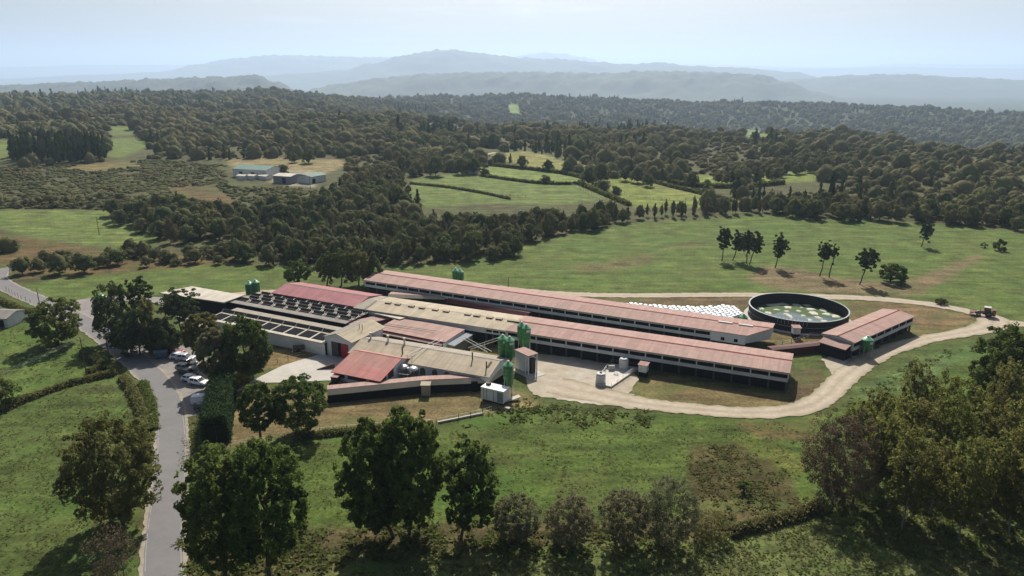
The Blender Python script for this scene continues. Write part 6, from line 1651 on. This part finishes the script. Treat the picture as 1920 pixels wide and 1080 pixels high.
def size_key(t): return t[2]*t[3]/(t[0]**2+t[1]**2)
BIG = []
for k in KMAT:
    L_ = sorted([t for t in LIST if t[4] == k], key=size_key, reverse=True)
    sing = [t for t in L_ if t[6] is None]; rest = [t for t in L_ if t[6]]
    n = {'round': 215, 'slender': 110, 'conifer': 60, 'bush': 60}[k]-len(sing)
    BIG += sing+rest[:n]
SMALL = [t for t in LIST if t not in set(BIG)]
print('middle trees', len(LIST), 'single objects', len(BIG))
NAMES = {'round': 'broadleaf_tree', 'slender': 'birch_tree', 'conifer': 'conifer', 'bush': 'bush'}
rng = np.random.default_rng(77)
for x, y, h, w, k, lab, grp in BIG:
    o = bpy.data.objects.new(NAMES[k], TMESH[k][rng.integers(len(TMESH[k]))]); col.objects.link(o)
    o.location = (x, y, float(hgt(x, y))-0.1); o.scale = (w, w*rng.uniform(.9, 1.1), h); o.rotation_euler = (0, 0, rng.uniform(0, 6.28))
    if grp and k == 'bush': lab = lab.replace('dark tree', 'low bush').replace('round tree', 'low bush').replace('tree', 'bush')
    if grp and k == 'conifer' and 'conifer' not in lab: lab = lab.replace('dark tree', 'pointed dark tree').replace('tree', 'conifer', 1) if 'dark tree' not in lab else lab.replace('dark tree', 'dark conifer')
    if grp and k == 'slender': lab = lab.replace('round tree', 'tree').replace('dark tree', 'tree').replace('tree', 'slender tree', 1)
    if grp: grp2 = grp+({'bush': ', bushes', 'conifer': ', conifers', 'slender': ', slender trees'}.get(k, '') if k != 'round' else '')
    else: grp2 = None
    tag(o, lab, 'bush' if k == 'bush' else 'tree', grp2)

# --- woods too many to count: merged by kind
def merged(name, items, templ, mats_, hue_amp=0.7, seed=5):
    """items: arrays x, y, h, w, hue"""
    rng = np.random.default_rng(seed); Vs, Fs, Ts, Hs = [], [], [], []; off = 0
    for j, (V, F, t) in enumerate(templ):
        sel = items[j::len(templ)]
        if not len(sel): continue
        n = len(sel); a = rng.uniform(0, 6.28, n); c, s = np.cos(a)[:, None], np.sin(a)[:, None]
        X = V[None, :, 0]*c-V[None, :, 1]*s; Y = V[None, :, 0]*s+V[None, :, 1]*c
        z = hgt(sel[:, 0], sel[:, 1])
        P = np.stack([X*sel[:, 3:4]+sel[:, 0:1], Y*sel[:, 3:4]+sel[:, 1:2], V[None, :, 2]*sel[:, 2:3]+z[:, None]-0.1], -1)
        Vs.append(P.reshape(-1, 3)); Fs.append((F[None]+(np.arange(n)*len(V))[:, None, None]+off).reshape(-1, F.shape[1])); off += n*len(V)
        Ts.append(np.clip(np.tile(t, n)+np.repeat(rng.normal(0, .24, n), len(F)), 0, 1)); Hs.append(np.repeat(np.clip(sel[:, 4]+rng.normal(0, .2, n), 0, 1), len(F)))
    me = np_mesh(name, np.concatenate(Vs), np.concatenate(Fs), mats_, face_attr={'tint': np.concatenate(Ts), 'hue': np.concatenate(Hs)*hue_amp})
    return tag(link_mesh(name, me), kind='stuff')

for k in KMAT:
    it = np.array([(t[0], t[1], t[2], t[3], 0.3) for t in SMALL if t[4] == k])
    if len(it): merged('woodland', it, [(V, F, t) for V, F, t, tF in TEMPL[k]], [KMAT[k]])

def small_template(rng, kind, nc, nl, sz):
    shape = {'round': 'dome', 'conifer': 'cone', 'slender': 'poplar'}[kind]
    P, Nn, t = crown_cloud(rng, nc, nl, 0.75 if kind == 'round' else 0.4, (.3, .45) if kind == 'round' else (.2, .3), .12, 0.8, shape)
    V, F = leaf_quads(P, Nn, sz, rng, 1.0, 0.7)
    zmin, zmax = (-0.6, 1.15) if kind == 'round' else (-1.05, 1.1)
    V[:, 2] = np.maximum(0.02, (V[:, 2]-zmin)/(zmax-zmin)); V[:, :2] *= 0.45
    m = MB(); m.lathe({'round': [(.36,.0),(.44,.35),(.38,.65),(.2,.88),(.03,.96)], 'conifer': [(.26,.0),(.16,.45),(.01,.92)], 'slender': [(.2,.0),(.22,.5),(.02,.92)]}[kind], 10)
    cF = np.array([f for f in m.f if len(f) == 4]); n0 = len(V)
    return np.concatenate([V, np.array(m.v)]), np.concatenate([F, cF+n0]), np.concatenate([t, np.full(len(cF), .35)])

# fields stay open: masks of everything that is not wood
OPEN = [wpoly(p) for p, c, g in COVER if c not in (C_FERN, C_HEATH)]+[wpoly([(425,300),(640,298),(655,330),(620,362),(575,362),(430,348)]), wpoly([(0,378),(330,398),(560,395),(640,385),(660,360),(560,356),(425,352),(430,300),(300,300),(120,308),(0,320)])]
NOPEN = len(OPEN)
OPEN += [wpoly(w[2]) for w in WOODS]
hd_ = np.array([(G(a, b).x, G(a, b).y) for a, b in ((770,325),(830,310),(870,300),(905,292),(930,286))])
def far_points(r0, r1, s0, s1, seed, amax=46):
    rng = np.random.default_rng(seed); out = []; r = r0
    while r < r1:
        s = s0+(s1-s0)*(r-r0)/(r1-r0)
        a = np.arange(-math.radians(amax), math.radians(amax), s/r); a = a+rng.uniform(-.45, .45, len(a))*s/r
        rr = r+rng.uniform(-.45, .45, len(a))*s
        out.append(np.stack([rr*np.sin(a), rr*np.cos(a)], -1)); r += s*0.9
    P = np.concatenate(out); ok = np.ones(len(P), bool)
    for o_ in OPEN: ok &= ~inside(P, o_)
    for q in hd_: ok &= np.hypot(P[:, 0]-q[0], P[:, 1]-q[1]) > 7
    # keep tall growth off the near side of open fields, so it does not hide them
    Q = P*(1+0.075*np.clip(900/np.hypot(P[:, 0], P[:, 1]), 0.6, 1.6))[:, None]
    for o_ in OPEN[:NOPEN]: ok &= ~inside(Q, o_)
    return P[ok], rng

def far_wood(r0, r1, s0, s1, hr, nc, nl, sz, seed):
    P, rng = far_points(r0, r1, s0, s1, seed)
    zone = wob(P[:, 0], P[:, 1], 260., 4)+0.6*wob(P[:, 0], P[:, 1], 700., 9)
    con = zone+rng.normal(0, .25, len(P)) > 0.95
    low = (~con) & (wob(P[:, 0], P[:, 1], 190., 1)+rng.normal(0, .2, len(P)) < -0.25)
    az = np.degrees(np.arctan2(P[:, 0], P[:, 1])); rd = np.hypot(P[:, 0], P[:, 1])
    low |= (az > 13+4*wob(P[:, 0], P[:, 1], 120., 3)) & (rd > 370) & (rd < 900) & (rng.random(len(P)) < .55)
    gap = wob(P[:, 0], P[:, 1], 90., 6)+rng.normal(0, .35, len(P)) < -0.62-0.3*(rd > 1300)
    for nm, sel, kind, kh, kw, mt in (('woodland', ~con & ~low & ~gap, 'round', 1.0, (1.0, 1.4), l_wood), ('conifer_wood', con & ~gap, 'conifer', 1.45, (.42, .62), l_pine), ('scrub', low, 'round', .38, (1.6, 2.4), l_scrubw)):
        Q = P[sel]
        if not len(Q): continue
        h = rng.uniform(*hr, len(Q))*kh*(1+0.22*wob(Q[:, 0], Q[:, 1], 60., 2))*np.clip(rng.lognormal(-0.08, .30, len(Q)), .4, 1.35); w = h*rng.uniform(*kw, len(Q))*rng.uniform(.8, 1.15, len(Q))
        hue = np.clip(0.4+0.45*wob(Q[:, 0], Q[:, 1], 130., 8)+rng.normal(0, .28, len(Q)), 0, 1)
        it = np.column_stack([Q, h, w, hue]); rng.shuffle(it)
        merged(nm, it, [small_template(rng, kind, nc, nl, sz) for _ in range(4)], [mt], seed=seed)
far_wood(318, 720, 7.0, 8.6, (4.2, 8.6), 17, 13, .24, 41)
far_wood(720, 1350, 8.6, 12.5, (5, 9.5), 11, 7, .34, 42)
far_wood(1350, 3300, 14.5, 23, (9, 14), 6, 4, .55, 43)

# heath and bracken of the left slope, low growth
hp = scatter(wpoly([(-120,392),(120,392),(330,397),(450,392),(560,380),(640,366),(560,352),(425,350),(425,310),(300,300),(120,310),(-120,318)]), 2.7, np.random.default_rng(8), 1.0)
dens = wob(hp[:, 0], hp[:, 1], 45., 3) > -0.75
for o_ in [wpoly(p) for p, c, g in COVER if c in (C_FERN,)]+[wpoly([(150,308),(240,302),(270,312),(180,322),(120,318)]), wpoly([(425,300),(640,298),(655,330),(590,352),(440,328)])]: dens &= ~inside(hp, o_)
hp = hp[dens]; rng = np.random.default_rng(9)
it = np.column_stack([hp, rng.uniform(.4, 1.3, len(hp))*(1+.5*wob(hp[:, 0], hp[:, 1], 30., 4)), rng.uniform(1.5, 4.2, len(hp)), np.clip(.4+.5*wob(hp[:, 0], hp[:, 1], 60., 2), 0, 1)])
merged('heath_scrub', it, [small_template(rng, 'round', 6, 6, .5) for _ in range(4)], [l_scrubw], seed=3)

# --- rough growth on the near ground
def tufts(name, poly, s, h, mat, seed, blades=5, spread=0.28, thresh=None, avoid=()):
    rng = np.random.default_rng(seed); P = scatter(poly+np.sign(poly-poly.mean(0))*2.5, s, rng, 0.5)
    J = P+np.stack([wob(P[:, 0], P[:, 1], 11., 1), wob(P[:, 0], P[:, 1], 11., 6)], -1)*2.4+np.stack([wob(P[:, 0], P[:, 1], 3., 3), wob(P[:, 0], P[:, 1], 3., 8)], -1)*0.9
    P = P[inside(J, poly)]
    if thresh is not None: P = P[wob(P[:, 0], P[:, 1], 9., seed % 7)+0.6*wob(P[:, 0], P[:, 1], 2.7, (seed+3) % 7)+rng.normal(0, .3, len(P)) > thresh]
    for a in avoid: P = P[~inside(P, a)]
    n = len(P); V = []
    base = np.column_stack([P, hgt(P[:, 0], P[:, 1])-0.06])
    for b in range(blades):
        a = rng.uniform(0, 6.28, n); o = np.stack([np.cos(a), np.sin(a), 0*a], -1); hh = (h*rng.uniform(.5, 1.3, n))[:, None]
        q = base+o*(spread*rng.uniform(.1, 1, n))[:, None]; sd = np.stack([-np.sin(a), np.cos(a), 0*a], -1)*(spread*.55)
        tip = q+o*hh*rng.uniform(.3, 2.2, n)[:, None]+np.array([0, 0, 1])*hh*0.8
        V.append(np.stack([q-sd, q+sd, tip+sd*.55, tip-sd*.55], 1))
    V = np.stack(V, 1).reshape(-1, 3); F = np.arange(len(V)).reshape(-1, 4)
    tint = np.clip(np.repeat(.45+.3*wob(P[:, 0], P[:, 1], 6., 2)+rng.normal(0, .2, n), blades), 0, 1)
    hue = np.clip(np.repeat(.35+.5*wob(P[:, 0], P[:, 1], 14., 5)+rng.normal(0, .15, n), blades), 0, 1)*.8
    return tag(link_mesh(name, np_mesh(name, V, F, [mat], face_attr={'tint': tint, 'hue': hue})), kind='stuff')
A1 = wpoly([(-120,800),(0,775),(120,735),(210,718),(240,755),(258,810),(268,900),(255,1000),(225,1100),(-120,1120)])
A2 = wpoly([(600,1085),(700,1052),(950,1030),(1300,1014),(1500,980),(1900,925),(1990,930),(1990,1120),(560,1120)])
A3 = wpoly([(360,870),(480,842),(640,822),(830,806),(1000,785),(1200,795),(1400,800),(1530,800),(1500,940),(1300,985),(900,1000),(600,1010),(350,1010)])
A4 = wpoly([(1290,840),(1380,830),(1480,890),(1500,945),(1400,968),(1290,930)])
A5 = wpoly([(350,1000),(600,1000),(900,992),(1300,985),(1500,950),(1500,968),(1300,1012),(900,1040),(600,1075),(350,1090)])
A6 = wpoly([(0,590),(90,605),(160,640),(180,670),(120,710),(0,745),(-80,760),(-80,590)])
A7 = wpoly([(350,800),(385,800),(392,860),(370,1000),(355,1090),(338,1090),(345,1000),(352,880)])
tufts('rough_grass', A1, 0.80, 0.10, l_grass, 1, thresh=-0.1)
tufts('rough_grass', A2, 0.70, 0.18, l_grass, 2, thresh=-0.35)
tufts('rough_grass', A3, 0.85, 0.09, l_grass, 3, thresh=0.15)
tufts('rough_grass', A6, 0.9, 0.13, l_grass, 6, thresh=0.2)
tufts('rough_grass', A7, 0.6, 0.22, l_grass, 8, thresh=-0.3)
tufts('weeds', A4, 0.9, 0.24, l_fern, 4, thresh=0.25)
tufts('weeds', A4, 0.9, 0.26, l_weed, 14, thresh=0.0)
tufts('bracken', A5, 0.7, 0.32, l_fern, 5, thresh=0.25)
tufts('weeds', A5, 0.8, 0.40, l_weed, 15, thresh=-0.2, spread=0.4)
tufts('weeds', wpoly([(1560,900),(1700,890),(1990,860),(1990,1090),(1600,1010)]), 0.7, 0.35, l_weed, 7, thresh=-0.2)
tufts('weeds', wpoly([(240,705),(262,720),(286,790),(292,900),(280,1000),(262,1000),(272,880),(262,800)]), 0.7, 0.35, l_weed, 9, thresh=-0.4)
tufts('weeds', wpoly([(970,752),(1050,756),(1130,766),(1220,780),(1210,796),(1100,792),(1000,786),(960,790),(900,800),(850,806),(850,796),(930,784)]), 0.75, 0.36, l_weed, 19, thresh=0.1, spread=0.4)
tufts('bracken', wpoly([(985,766),(1050,768),(1130,776),(1190,786),(1100,788),(1000,784)]), 0.9, 0.3, l_fern, 20, thresh=0.1, spread=0.4)
tufts('weeds', wpoly([(1545,775),(1600,738),(1690,692),(1770,660),(1850,634),(1856,640),(1780,672),(1700,706),(1620,752)]), 0.8, 0.18, l_weed, 21, thresh=0.0, spread=0.4)
